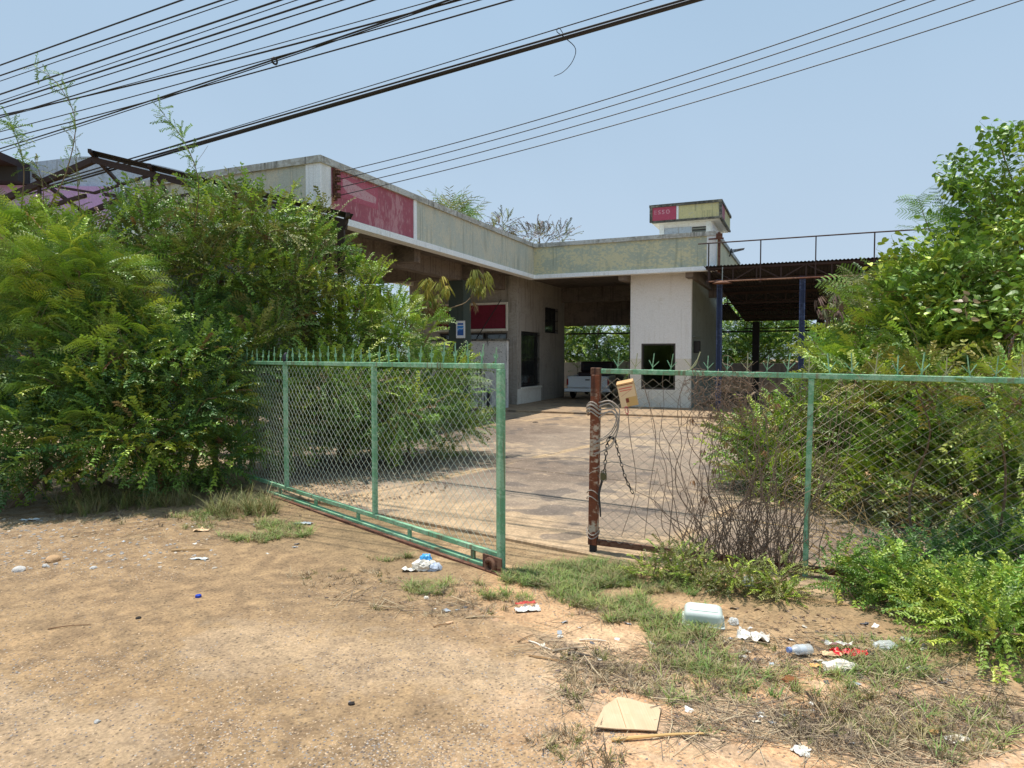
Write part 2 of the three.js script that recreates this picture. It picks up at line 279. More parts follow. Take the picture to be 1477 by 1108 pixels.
  { const g = wall(3.95, 4.16, [[1.15, 3.6, 0.3, 2.38]], 0.15); g.translate(-4.6, 0, -0.35); part('wall', g, M.office, S); }
  { const g = wall(4.3, 4.155, [[0.2, 1.75, 0.63, 2.43], [2.35, 3.55, 2.45, 3.34]], 0.14); g.rotateY(Math.PI / 2); g.translate(-0.79, 0, -0.352); part('wall', g, M.office, S); }
  part('wall', bx(-4.45, -0.65, 0, 4.155, -4.76, -4.655), M.office, S); part('wall', bx(-4.6, -4.46, 0, 4.154, -4.76, -0.36), M.office, S);
  part('pilaster', bx(-0.95, -0.62, 0, 4.15, -0.21, -0.15), M.office, S);
  part('plinth', bx(-0.66, -0.60, 0, 0.58, -2.2, -0.16), M.dado, S);
  const nb = part('name_board', bx(-3.5, -0.98, 2.5, 3.26, -0.199, -0.10), M.redDark, S); nb.userData.label = 'dark red blank board over the shop window';
  const fr = new MB(); const fb = (x0, x1, y0, y1) => bx(x0, x1, y0, y1, -0.12, -0.07);
  part('board_frame', merge([fb(-3.58, -0.92, 3.262, 3.33), fb(-3.58, -0.92, 2.42, 2.498), fb(-0.978, -0.92, 2.5, 3.26), fb(-3.58, -3.502, 2.5, 3.26)]), M.dado, nb);
  for (const [a, b] of [[-3.45, -2.65], [-2.6, -1.82], [-1.77, -1.0]]) {
    const w = part('window', merge([bx(a, a + 0.05, 0.3, 2.38, -0.31, -0.25), bx(b - 0.05, b, 0.3, 2.38, -0.31, -0.25), bx(a + 0.05, b - 0.05, 0.3, 0.36, -0.31, -0.25), bx(a + 0.05, b - 0.05, 2.32, 2.38, -0.31, -0.25), bx(a + 0.05, b - 0.05, 1.86, 1.92, -0.31, -0.25)]), M.frame, S);
    part('pane', bx(a + 0.05, b - 0.05, 0.36, 1.86, -0.285, -0.279), M.glass, w); part('pane', bx(a + 0.05, b - 0.05, 1.92, 2.32, -0.285, -0.279), M.glass, w);
  }
  const bars = (z0, z1, y0, y1, n, x) => { const w = part('barred_window', merge([bx(-0.74, -0.70, y0, y1, z0, z0 + 0.06), bx(-0.74, -0.70, y0, y1, z1 - 0.06, z1), bx(-0.74, -0.70, y0, y0 + 0.06, z0 + 0.06, z1 - 0.06), bx(-0.74, -0.70, y1 - 0.06, y1, z0 + 0.06, z1 - 0.06)]), M.black, S);
    part('pane', bx(-0.752, -0.746, y0, y1, z0, z1), M.glass, w);
    for (let i = 0; i <= n; i++) { const z = lerp(z0 + 0.02, z1 - 0.02, i / n); part('bar', new THREE.CylinderGeometry(0.009, 0.009, y1 - y0, 6).translate(x, (y0 + y1) / 2, z), M.black, w); }
    for (const y of [y0 + 0.1, (y0 + y1) / 2, y1 - 0.1]) part('bar', bx(x - 0.012, x + 0.012, y - 0.012, y + 0.012, z0, z1), M.black, w); };
  bars(-2.1, -0.55, 0.63, 2.43, 13, -0.63); bars(-3.9, -2.7, 2.45, 3.34, 8, -0.61);
  part('sill', bx(-0.66, -0.56, 0.56, 0.625, -2.2, -0.5), M.dado, S);
  // white bay wall with an unglazed window, room behind it
  { const z0 = -0.87, z1 = -0.72, a = 3.19, b = 4.2;
    part('wall', merge([bx(2.85, a, 1.55, 4.158, z0, z1), bx(b, 4.65, 1.55, 4.158, z0, z1), bx(a, b, 2.0, 4.158, z0, z1)]), M.white, S);
    part('wall', merge([bx(2.85, a, 0, 1.55, z0, z1 + 0.003), bx(b, 4.65, 0, 1.55, z0, z1 + 0.003), bx(a, b, 0, 0.63, z0, z1 + 0.003)]), M.dado, S);
    part('wall', bx(4.51, 4.65, 0, 4.157, -7.7, -0.871), M.sideWall, S); part('wall', bx(2.85, 2.99, 0, 4.157, -6.69, -0.871), M.office, S); part('wall', bx(2.99, 4.51, 0, 4.15, -6.69, -6.55), M.office, S);
    const w = part('window', merge([bx(a, a + 0.05, 0.63, 2.0, z0 + 0.04, z1 - 0.01), bx(b - 0.05, b, 0.63, 2.0, z0 + 0.04, z1 - 0.01), bx(a + 0.05, b - 0.05, 1.95, 2.0, z0 + 0.04, z1 - 0.01), bx(a + 0.05, b - 0.05, 0.63, 0.68, z0 + 0.04, z1 - 0.01)]), M.frame, S);
    part('pane', bx(a + 0.05, b - 0.05, 0.68, 1.95, z0 + 0.06, z0 + 0.066), M.glass, w);
    part('meter_box', new RoundedBoxGeometry(0.16, 0.36, 0.3, 2, 0.02).translate(4.74, 1.9, -1.3), M.blackish, S);
    part('pipe', new MB().tube([V(4.68, 2.2, -0.95), V(4.69, 2.2, -2.6)], 0.02, 0.02, 6).geo(), M.galv, S); }
  // roof tower
  const T = part('roof_tower', merge([bx(3.50, 5.06, 4.4, 5.76, -3.9, -1.92)]), M.white, S);
  part('tower_panel', bx(3.62, 4.44, 5.09, 5.60, -1.919, -1.90), M.sheetBlue, T);
  const lv = part('vent', bx(4.46, 4.90, 5.09, 5.58, -1.919, -1.905), M.frame, T);
  for (const [x, y] of [[4.95, 5.3], [3.54, 5.3]]) part('corner_post', bx(x - 0.07, x + 0.07, 4.4, 5.755, -1.93, -1.87), M.trim, T);
  for (let i = 0; i < 6; i++) part('slat', new THREE.BoxGeometry(0.42, 0.05, 0.012).rotateX(-0.6).translate(4.68, 5.12 + i * 0.08, -1.89), M.galv, T);
  part('tower_cap', bx(3.25, 5.34, 5.76, 6.25, -4.2, -1.6), M.tower, T);
  part('cap_edge', merge([bx(3.21, 5.38, 6.2, 6.28, -1.66, -1.56), bx(5.28, 5.38, 6.2, 6.28, -4.24, -1.66), bx(3.21, 3.31, 6.2, 6.28, -4.24, -1.66), bx(3.31, 5.28, 6.2, 6.28, -4.24, -4.14)]), M.mould, T);
  part('cap_edge', merge([bx(3.22, 3.30, 5.75, 6.2, -1.66, -1.57), bx(3.30, 5.33, 5.735, 5.79, -1.66, -1.583), bx(5.29, 5.37, 5.74, 6.2, -1.66, -1.575), bx(5.30, 5.365, 5.735, 5.79, -4.2, -1.66)]), M.mould, T);
  part('slab_underside', merge([bx(3.3, 5.29, 5.72, 5.758, -4.15, -1.665)]), M.dado, T);
  { // red squares on the cap, the front one with its worn white letters
    const w = 512, h = 288, cv = document.createElement('canvas'); cv.width = w; cv.height = h; const c = cv.getContext('2d'), q = rng(99);
    c.fillStyle = 'rgb(180,76,98)'; c.fillRect(0, 0, w, h);
    c.fillStyle = 'rgb(220,190,194)'; c.font = 'bold 128px sans-serif'; c.textBaseline = 'middle'; let x = 26; for (const l of 'ESSO') { c.globalAlpha = l === 'E' ? 0.55 : 0.8; c.fillText(l, x, 108); c.globalAlpha = 1; x += 84 + (l === 'E' ? 6 : 0); }
    for (let i = 0; i < 3200; i++) { c.fillStyle = `rgba(180,76,98,${q() * 0.6})`; c.fillRect(q() * w, q() * h, 2 + q() * 7, 2 + q() * 12); }
    for (let i = 0; i < 700; i++) { c.fillStyle = `rgba(214,170,176,${q() * 0.4})`; c.fillRect(q() * w, q() * h, 1 + q() * 3, 2 + q() * 14); }
    const t = new THREE.CanvasTexture(cv); t.colorSpace = THREE.SRGBColorSpace;
    const g = new THREE.BoxGeometry(0.72, 0.40, 0.012).translate(3.67, 5.995, -1.592); const m = part('red_square', g, std({ map: t, roughness: 0.85 }), T); m.userData.label = 'red painted square with worn white letters ESSO';
    part('red_square', bx(5.341, 5.352, 5.80, 6.19, -2.55, -1.78), M.red, T); part('divider', bx(4.04, 4.10, 5.79, 6.2, -1.6, -1.584), M.trim, T); }
  part('rusty_bracket', merge([bx(5.46, 5.53, 3.9, 5.02, 0.03, 0.10), bx(5.22, 5.62, 4.82, 4.86, 0.10, 0.13), bx(5.42, 5.58, 4.86, 4.98, 0.02, 0.12)]), M.rust, S);
  { const m = new MB(); for (let i = 0; i < 4; i++) m.tube([V(5.46, 5.0 - i * 0.03, -3.2), V(5.9, 5.02 - i * 0.03, -3.1 + 0.1 * i)], 0.012, 0.01, 5); part('aerial', m.tube([V(5.44, 4.8, -3.2), V(5.5, 5.05, -3.2)], 0.02, 0.02, 6).geo(), M.blackish, S); }
}
// sag line of debris on the ground by the white wall
{ // stained white wall in front of the office, leaning pole behind it, blue notice above
  const g = atB('boundary_wall', 'low white wall streaked with black mould in front of the office', 'wall');
  part('wall_body', bx(-3.6, -0.36, 0, 2.08, 1.12, 1.26), M.stain, g); part('capping', bx(-3.63, -0.33, 2.081, 2.14, 1.08, 1.30), M.mould, g);
  const p = atB('leaning_pole', 'thin dark pole leaning up against the red name board', 'pole'); part('shaft', new MB().tube([V(-1.75, 1.2, 0.95), V(-1.72, 2.15, 0.55), V(-1.12, 3.42, -0.04)], 0.02, 0.012, 6).geo(), M.black, p);
  part('foot', new MB().tube([V(-1.74, 0.1, 1.0), V(-1.75, 1.2, 0.95)], 0.03, 0.02, 6).geo(), M.black, p);
  const s = thing('notice_sign', 'small white and blue notice on the dark column', 'sign', bw(-1.05, 2.1, 2.84), -BA);
  const cv = document.createElement('canvas'); cv.width = 128; cv.height = 224; const c = cv.getContext('2d'); c.fillStyle = '#eef2f6'; c.fillRect(0, 0, 128, 224); c.fillStyle = '#0f5cb4'; c.fillRect(20, 26, 88, 26); c.fillStyle = '#2f8ee0'; c.fillRect(16, 62, 96, 130);
  c.fillStyle = '#0d55a8'; c.beginPath(); c.moveTo(16, 150); c.bezierCurveTo(50, 90, 80, 150, 112, 96); c.lineTo(112, 192); c.lineTo(16, 192); c.fill(); c.strokeStyle = '#e4f1fa'; c.lineWidth = 6; c.beginPath(); c.moveTo(18, 120); c.bezierCurveTo(50, 70, 90, 130, 110, 84); c.stroke();
  const t = new THREE.CanvasTexture(cv); t.colorSpace = THREE.SRGBColorSpace;
  part('board', new RoundedBoxGeometry(0.28, 0.48, 0.02, 2, 0.006).translate(0, 0.26, 0), M.white, s); part('print', new THREE.PlaneGeometry(0.26, 0.46).translate(0, 0.26, 0.0125), std({ map: t, roughness: 0.4 }), s);
  part('bracket', bx(-0.03, 0.03, 0.05, 0.45, -0.03, -0.012), M.galv, s);
}
{ // pickup parked under the roof, tail towards the yard
  const p = thing('pickup_truck', 'pickup with white tailgate parked in the dark bay', 'truck', bw(0.72, 0.10, -3.3), -BA + 0.12);
  const wh = std({ color: srgb(226, 232, 236), roughness: 0.35 }), dk = std({ color: srgb(58, 44, 50), roughness: 0.4 }), ty = std({ color: srgb(24, 24, 25), roughness: 0.9 });
  const R = (w, h, d, x, y, z, r = 0.03) => new RoundedBoxGeometry(w, h, d, 2, r).translate(x, y, z);
  part('bed', merge([R(1.46, 0.10, 1.7, 0, 0.42, -0.9), R(0.07, 0.42, 1.7, -0.70, 0.62, -0.9), R(0.07, 0.42, 1.7, 0.70, 0.62, -0.9)]), wh, p);
  const tg = part('tailgate', merge([R(1.40, 0.40, 0.05, 0, 0.62, -0.02, 0.02), R(1.30, 0.05, 0.02, 0, 0.80, 0.01, 0.008), R(1.30, 0.05, 0.02, 0, 0.46, 0.01, 0.008)]), wh, p);
  part('handle', R(0.16, 0.04, 0.03, 0, 0.70, 0.02, 0.01), M.black, tg);
  for (const s of [-1, 1]) part('tail_light', R(0.07, 0.22, 0.03, s * 0.72, 0.62, -0.01, 0.01), std({ color: srgb(150, 24, 24), roughness: 0.3 }), p);
  part('bumper', merge([R(1.62, 0.12, 0.14, 0, 0.34, 0.08, 0.03)]), wh, p);
  part('cab', merge([R(1.44, 0.62, 1.6, 0, 0.62, -2.55, 0.08), R(1.30, 0.42, 1.1, 0, 1.12, -2.45, 0.12)]), dk, p); part('bonnet', R(1.42, 0.42, 1.0, 0, 0.58, -3.75, 0.1), dk, p);
  part('rear_window', R(1.0, 0.26, 0.02, 0, 1.13, -1.905, 0.008), M.black, p);
  for (const [x, z] of [[-0.66, -0.75], [0.66, -0.75], [-0.66, -3.5], [0.66, -3.5]]) { const w = part('wheel', new THREE.TorusGeometry(0.23, 0.085, 10, 24).rotateY(Math.PI / 2).translate(x, 0.315, z), ty, p); part('rim', new THREE.CylinderGeometry(0.18, 0.18, 0.13, 18).rotateZ(Math.PI / 2).translate(x, 0.315, z), M.galv, w); }
}
// corrugated sheet along x, running back along z
function corrug(x0, x1, z0, z1, yf, pitch = 0.09, amp = 0.014, th = 0.004) {
  const n = Math.round((x1 - x0) / pitch) * 4, g = new THREE.BoxGeometry(x1 - x0, th, z0 - z1, n, 1, 1); const p = g.attributes.position, u = g.attributes.uv;
  for (let i = 0; i < p.count; i++) { const x = p.getX(i) + (x0 + x1) / 2, z = p.getZ(i) + (z0 + z1) / 2; p.setXYZ(i, x, p.getY(i) + yf(x, z) + amp * Math.sin(x / pitch * 2 * Math.PI), z); u.setXY(i, x, z); }
  g.computeVertexNormals(); return g;
}
{ // open steel shed on the right of the station
  const s = atB('open_shed', 'open steel shed with rusty corrugated roof and blue posts right of station', 'shed');
  const ry = (z) => 4.05 + (z - 0.45) * 0.065;
  for (let i = 0; i < 6; i++) part('roof_sheet', corrug(5.15 + i * 1.6, 6.79 + i * 1.6, 0.5 - 0.03 * (i % 2), -12.3, (x, z) => ry(z) + 0.006 * (i % 2)), M.sheetRustShade, s);
  for (let i = 0; i < 6; i++) part('roof_sheet', corrug(-4.6 + i * 1.6, -2.96 + i * 1.6, -7.05, -12.3, (x, z) => ry(z) + 0.006 * (i % 2)), M.sheetRustShade, s);
  for (const x of [0.2, 1.6]) part('back_post', bx(x - 0.1, x + 0.1, 0, ry(-12) - 0.12, -12.1, -11.9), M.blackish, s);
  for (const x of [5.55, 7.62, 10.4, 13.6]) { const c = part('post', merge([bx(x - 0.07, x - 0.045, 0, 3.7, 0.20, 0.36), bx(x + 0.045, x + 0.07, 0, 3.7, 0.20, 0.36), bx(x - 0.045, x + 0.045, 0, 3.7, 0.26, 0.30)]), M.bluePost, s); part('base_plate', bx(x - 0.14, x + 0.14, 0.09, 0.125, 0.14, 0.42), M.rust, c); }
  for (const [x, z] of [[8.2, -8.6], [8.75, -9.2], [5.7, -11.8], [10.6, -8.8], [12.8, -9]]) part('back_post', bx(x - 0.14, x + 0.14, 0, ry(z) - 0.12, z - 0.14, z + 0.14), M.blackish, s);
  for (const z of [0.38, -4, -8, -12]) { const t = new MB(), y1 = ry(z) - 0.05, y0 = y1 - 0.34; t.bar(V(5.2, y1, z), V(14.7, y1, z), 0.05); t.bar(V(5.2, y0, z), V(14.7, y0, z), 0.05); for (let x = 5.3, k = 0; x < 14.6; x += 0.6, k++) { t.bar(V(x, y0, z), V(x, y1, z), 0.03); t.bar(V(x, k % 2 ? y0 : y1, z), V(x + 0.6, k % 2 ? y1 : y0, z), 0.025); } part('truss', t.geo(), M.darkSteel, s); }
  for (let k = 0; k < 9; k++) { const z = 0.1 - k * 1.5; part('purlin', bx(5.2, 14.7, ry(z) - 0.05, ry(z) - 0.018, z - 0.03, z + 0.03), M.darkSteel, s); }
  part('back_beam', new MB().bar(V(-4.6, 2.72, -12), V(14.8, 2.72, -12), 0.07).geo(), M.blackish, s);
  for (let i = 0; i < 6; i++) { const x = 5.28 + i * 1.32; const r = part('rail_post', bx(x - 0.015, x + 0.015, ry(0.5) - 0.5, 4.66, 0.515, 0.545), M.darkSteel, s); }
  part('rail', new MB().tube([V(5.0, 4.66, 0.53), V(9, 4.67, 0.53), V(13, 4.66, 0.53)], 0.018, 0.018, 6).geo(), M.darkSteel, s);
  part('gutter_pipe', new MB().tube([V(5.3, 3.62, 0.6), V(12, 3.62, 0.6)], 0.02, 0.02, 6).geo(), M.rust, s);
  part('lamp_pole', new MB().tube([V(5.65, 4.0, 0.58), V(5.65, 3.62, 0.6)], 0.014, 0.014, 6).geo(), M.galv, s); part('lamp_dish', new THREE.CylinderGeometry(0.05, 0.26, 0.07, 20, 1, true).translate(5.65, 3.6, 0.6), M.rust, s);
  const w = atB('back_wall', 'low grey wall closing the back of the shed and bay', 'wall'); for (let i = 0; i < 7; i++) part('panel', bx(-6 + i * 3.3, -2.72 + i * 3.3, 0, 1.32 + 0.05 * ((i * 7) % 3), -12.8, -12.66), M.office, w);
}
{ // rusty gable truss canopy between the bushes and the station's left wing
  const c = thing('truss_canopy', 'rusty open steel gable truss rising behind the left bushes', 'truss');
  const ap = dp(135, 231, 11.6), rt = dp(500, 322, 10.4), lf = V(2 * ap.x - rt.x, rt.y, 2 * ap.z - rt.z), back = V(-0.9, 0, -2.6);
  const at = (t, dy = 0) => (t < 0 ? ap.clone().lerp(lf, -t) : ap.clone().lerp(rt, t)).add(V(0, dy, 0));
  const low = (t) => { const a = at(t); a.y = lerp(ap.y - 0.55, rt.y - 0.06, Math.abs(t)); return a; };
  for (const k of [0, 1]) {
    const o = back.clone().multiplyScalar(k), P = (v) => v.clone().add(o), m = new MB();
    m.bar(P(lf), P(ap), 0.08, 0.1); m.bar(P(ap), P(rt), 0.08, 0.1);
    for (const s of [-1, 1]) { m.bar(P(low(s)), P(low(s * 0.04)), 0.06, 0.06); for (const t of [0.25, 0.5, 0.75]) { m.bar(P(at(s * t)), P(low(s * t)), 0.045); m.bar(P(low(s * (t - 0.25))), P(at(s * t)), 0.04); } }
    part('truss', m.geo(), M.darkSteel, c);
    for (const t of [-1, 1]) { const f = P(at(t * 0.98)); part('post', new MB().bar(V(f.x, 0, f.z), f, 0.1).geo(), M.darkSteel, c); }
  }
  for (const t of [-1, -0.75, -0.5, -0.25, 0, 0.25, 0.5, 0.75, 1]) part('purlin', new MB().bar(at(t, 0.08).addScaledVector(back, -0.1), at(t, 0.08).addScaledVector(back, 1.1), 0.05, 0.06).geo(), M.darkSteel, c);
  { const m = new MB(); const a = at(0.0, 0.12), b = at(1.02, 0.12), o = back; const e = V(0, 0.012, 0), A = a.clone().addScaledVector(o, -0.05), B = b.clone().addScaledVector(o, -0.05), C = b.clone().addScaledVector(o, 0.08), D = a.clone().addScaledVector(o, 0.08); for (const d of [V(0, 0, 0), e]) m.quad(A.clone().add(d), B.clone().add(d), C.clone().add(d), D.clone().add(d)); m.quad(A, B, B.clone().add(e), A.clone().add(e)); m.quad(D, C, C.clone().add(e), D.clone().add(e)); part('roof_sheet', m.geo(), M.sheetRustShade, c); }
}
{ // neighbouring purple shop with a metal roof
  const p = thing('purple_shop', 'neighbouring shop with purple wall and pale blue metal gable', 'building', V(-13, 0, -18), 0.06);
  part('wall', bx(-9, 2.4, 4.95, 6.1, -6, 0), M.purple, p); part('lower_wall', bx(-9, 2.4, 0, 4.899, -6, -0.01), M.darkGreen, p);
  part('lower_wall', bx(2.401, 5.4, 0, 4.899, -6, -0.052), M.darkGreen, p); part('metal_wall', bx(2.401, 5.4, 4.9, 6.1, -6, -0.05), M.sheetBlue, p);
  const s = new THREE.Shape(); s.moveTo(-0.2, 0); s.lineTo(5.4, 0); s.lineTo(5.4, 0.1); s.quadraticCurveTo(3.2, 0.85, 1.6, 0.80); s.lineTo(-0.2, 0.55); s.closePath();
  const g = new THREE.ExtrudeGeometry(s, { depth: 5.8, bevelEnabled: false }); g.translate(0, 6.101, -5.9); part('gable', g, M.sheetBlue, p);
  for (let i = 0; i < 10; i++) part('seam', bx(2.55 + i * 0.28, 2.58 + i * 0.28, 4.92, 6.08, -0.05, -0.02), M.galv, p);
  part('eave', bx(-9.4, 0.3, 6.48, 6.66, -6, 1.0), M.darkSteel, p); part('eave_soffit', bx(-9.4, 0.3, 6.12, 6.478, -5.9, 0.4), M.blackish, p);
  part('awning', bx(-9, 2.4, 4.9, 5.0, 0.003, 0.25), M.coping, p);
}

// ---------- plants ----------
const LG = 'overgrown shrubs along the fence';
const leafMat = (o = {}) => new THREE.MeshPhysicalMaterial({ color: 0xffffff, roughness: 0.5, transmission: 0.37, thickness: 0, side: THREE.DoubleSide, ...o });
const LEAF = leafMat(), LEAFSHINY = leafMat({ roughness: 0.45, transmission: 0.26 }), DRY = leafMat({ roughness: 0.95, transmission: 0.15 }), GRASS = leafMat({ roughness: 0.7, transmission: 0.25 });
function leaf(mb, b, d, up, len, wid, fold = 0.25, droop = 0.15) {
  const s = d.clone().cross(up).normalize(), n = s.clone().cross(d).normalize();
  const P = (t, w, h) => b.clone().addScaledVector(d, t * len).addScaledVector(s, w * wid).addScaledVector(n, h * wid - droop * len * t * t);
  const T = P(1, 0, 0), Mi = P(0.45, 0, 0), L = P(0.24, 0.42, fold), R = P(0.24, -0.42, fold), L2 = P(0.64, 0.44, fold), R2 = P(0.64, -0.44, fold);
  mb.tri(b, L, Mi); mb.tri(b, Mi, R); mb.tri(L, L2, Mi); mb.tri(Mi, R2, R); mb.tri(L2, T, Mi); mb.tri(Mi, T, R2);
}
function leafBroad(mb, b, d, up, len, wid) {
  const s = d.clone().cross(up).normalize(), n = s.clone().cross(d).normalize();
  const P = (t, w, h) => b.clone().addScaledVector(d, t * len).addScaledVector(s, w * wid).addScaledVector(n, h * wid - 0.22 * len * t * t);
  const Ls = [P(-0.1, 0.22, 0.1), P(0.16, 0.46, 0.16), P(0.45, 0.45, 0.14), P(0.75, 0.22, 0.06)], Rs = [P(-0.1, -0.22, 0.1), P(0.16, -0.46, 0.16), P(0.45, -0.45, 0.14), P(0.75, -0.22, 0.06)], C = [b, P(0.2, 0, 0), P(0.5, 0, 0), P(0.78, 0, 0)], T = P(1.05, 0, 0);
  for (const S of [Ls, Rs]) { mb.tri(C[0], S[0], S[1]); mb.tri(C[0], S[1], C[1]); mb.quad(C[1], S[1], S[2], C[2]); mb.quad(C[2], S[2], S[3], C[3]); mb.tri(C[3], S[3], T); }
}
// sprig shapes: base at the origin, growing along +y, the upper side towards +z
function sprigPair(seed) { const q = rng(seed), mb = new MB(), n = 9, L = 0.30 + 0.06 * q(), bend = 0.10 * (q() - 0.3), bz = -0.10 * q();
  const at = (t) => V(bend * t * t, L * t, bz * t * t);
  mb.tube([at(0), at(0.35), at(0.7), at(1)], 0.0022, 0.001, 3);
  for (let i = 0; i < n; i++) { const t = 0.15 + 0.85 * i / (n - 1), b = at(t); for (const s of [-1, 1]) { if (q() < 0.08) continue; const d = V(s * (0.5 + 0.6 * q()), 0.15 + 0.9 * q(), 1.0 * (q() - 0.4)).normalize(); leaf(mb, b, d, V(0.3 * (q() - 0.5), 0.25 * (q() - 0.5), 1).normalize(), 0.030 + 0.018 * q(), 0.020 + 0.008 * q(), 0.2, 0.25); } }
  leaf(mb, at(1), V(0.1, 1, 0).normalize(), V(0, 0, 1), 0.035, 0.02); return mb.geo(); }
function sprigFern(seed) { const q = rng(seed), mb = new MB(), n = 7, L = 0.24 + 0.05 * q();
  const at = (t) => V(0.02 * Math.sin(t * 3), L * t, -0.09 * t * t);
  mb.tube([at(0), at(0.5), at(1)], 0.0018, 0.0008, 3);
  for (let i = 0; i < n; i++) { const t = 0.18 + 0.82 * i / (n - 1), b = at(t), pl = 0.10 * Math.sin(0.5 + 2.1 * t) + 0.015 * q();
    for (const s of [-1, 1]) { const d = V(s * 0.86, 0.5, -0.12 + 0.15 * (q() - 0.5)).normalize(), m = 8;
      for (let k = 0; k < m; k++) { const u = (k + 0.6) / m, c = b.clone().addScaledVector(d, pl * u).add(V(0, 0, -0.10 * pl * u * u * 4)); const ll = 0.015 * (1.1 - 0.5 * u), w = pl / m * 0.42;
        for (const e of [-1, 1]) { const o = V(-d.y * e, d.x * e, 0.1).normalize().addScaledVector(d, 0.5).normalize(), tip = c.clone().addScaledVector(o, ll); mb.tri(c.clone().addScaledVector(d, -w), tip, c.clone().addScaledVector(d, w)); } } } }
  return mb.geo(); }
function sprigBroad(seed) { const q = rng(seed), mb = new MB(), L = 0.34; const at = (t) => V(0.06 * Math.sin(t * 3), L * t, -0.12 * t * t);
  mb.tube([at(0), at(0.5), at(1)], 0.003, 0.0015, 3);
  for (let i = 0; i < 7; i++) { const t = 0.12 + 0.88 * i / 6, b = at(t), a = i * 2.4 + q(), d = V(Math.cos(a), 0.25, 0.6 * Math.sin(a)).normalize(), e = b.clone().addScaledVector(d, 0.035 + 0.02 * q()); mb.tube([b, e], 0.001, 0.001, 3);
    leafBroad(mb, e, V(d.x, -0.25 - 0.5 * q(), d.z + 0.25).normalize(), V(0.2 * (q() - 0.5), 0.5, 1).normalize(), 0.055 + 0.04 * q(), 0.052 + 0.03 * q()); } return mb.geo(); }
function sprigDroop(seed) { const q = rng(seed), mb = new MB(); for (let i = 0; i < 12; i++) { const a = q() * 6.28, d = V(Math.cos(a) * 0.4, -1, Math.sin(a) * 0.4).normalize(); leaf(mb, V(0.03 * Math.cos(a), 0.02 * q(), 0.03 * Math.sin(a)), d, V(Math.cos(a), 0.3, Math.sin(a)).normalize(), 0.10 + 0.09 * q(), 0.014 + 0.008 * q(), 0.2, 0.1); } return mb.geo(); }
function sprigBlade(seed) { const q = rng(seed), mb = new MB(), at = (t) => V(0, 0.5 * t, -0.2 * t * t); mb.tube([at(0), at(0.5), at(1)], 0.003, 0.001, 3); for (let i = 0; i < 11; i++) { const b = at(0.1 + 0.09 * i), s = i % 2 ? 1 : -1; leaf(mb, b, V(s * 0.6, 0.8 - 0.5 * q(), 0.3 * (q() - 0.5)).normalize(), V(0, 0, 1), 0.14 + 0.08 * q(), 0.02, 0.2, 0.5); } return mb.geo(); }
const SP = { pair: [1, 2, 3].map((k) => sprigPair(100 + k)), fern: [1, 2].map((k) => sprigFern(200 + k)), broad: [1, 2].map((k) => sprigBroad(300 + k)), droop: [1, 2].map((k) => sprigDroop(400 + k)), blade: [1, 2].map((k) => sprigBlade(500 + k)) };
const MATS = { pair: LEAF, fern: LEAF, broad: LEAFSHINY, droop: DRY, blade: LEAF };
const PAL = { // leaf colours, linear
  fresh: [[0.38, 0.50, 0.06], [0.31, 0.46, 0.055], [0.46, 0.52, 0.07]], mid: [[0.19, 0.33, 0.055], [0.24, 0.39, 0.055], [0.15, 0.27, 0.05]], deep: [[0.09, 0.20, 0.05], [0.12, 0.24, 0.05], [0.075, 0.16, 0.045]],
  olive: [[0.25, 0.27, 0.07], [0.19, 0.22, 0.06], [0.32, 0.31, 0.10]], dry: [[0.24, 0.12, 0.05], [0.17, 0.085, 0.05], [0.32, 0.22, 0.10]], dusk: [[0.15, 0.09, 0.075], [0.19, 0.12, 0.08], [0.10, 0.11, 0.05]], yellow: [[0.36, 0.30, 0.05], [0.28, 0.28, 0.05], [0.22, 0.24, 0.05]] };
const up0 = V(0, 1, 0), QT = new THREE.Quaternion(), QR = new THREE.Quaternion(), MX = new THREE.Matrix4(), CL = new THREE.Color();
class Foliage { // collects sprigs by kind and hangs them on a plant as its leaf parts
  constructor() { this.b = {}; }
  add(kind, q, pos, dir, scale, pal) { const k = kind + Math.floor(q() * SP[kind].length); (this.b[k] ??= []);
    // the upper side of the sprig turns to the sky, give or take
    const y = dir.clone().normalize(); if (Math.abs(y.y) > 0.9) y.add(V(q() - 0.5, 0, q() - 0.5)).normalize(); const z = V(0, 1, 0).addScaledVector(y, -y.y).normalize(), x = y.clone().cross(z); MX.makeBasis(x, y, z); QT.setFromRotationMatrix(MX); QR.setFromAxisAngle(up0, (q() - 0.5) * 2.0); QT.multiply(QR);
    const c = PAL[pal][Math.floor(q() * 3)], v = 0.62 + 0.62 * q() + (q() < 0.22 ? 0.5 : 0); this.b[k].push([MX.clone().compose(pos, QT, V(scale, scale, scale)), CL.clone().setRGB(c[0] * v, c[1] * v, c[2] * v)]); }
  build(parent, name = 'foliage') { for (const [k, l] of Object.entries(this.b)) { const kind = k.slice(0, -1), m = new THREE.InstancedMesh(SP[kind][+k.slice(-1)], MATS[kind], l.length); m.name = kind === 'droop' ? 'drooping_leaves' : name; m.userData.kind = 'stuff'; m.castShadow = m.receiveShadow = true; l.forEach(([a, c], i) => { m.setMatrixAt(i, a); m.setColorAt(i, c); }); parent.add(m); } }
}
const blob = (px, py, dep, rx, ry, rd, n, o = {}) => ({ c: dp(px, py, dep), r: V(rx * dep / F, ry * dep / F, rd), n, ...o });
const rv = (q) => { const a = q() * 6.283, z = q() * 2 - 1, r = Math.sqrt(1 - z * z); return V(r * Math.cos(a), z, r * Math.sin(a)); };
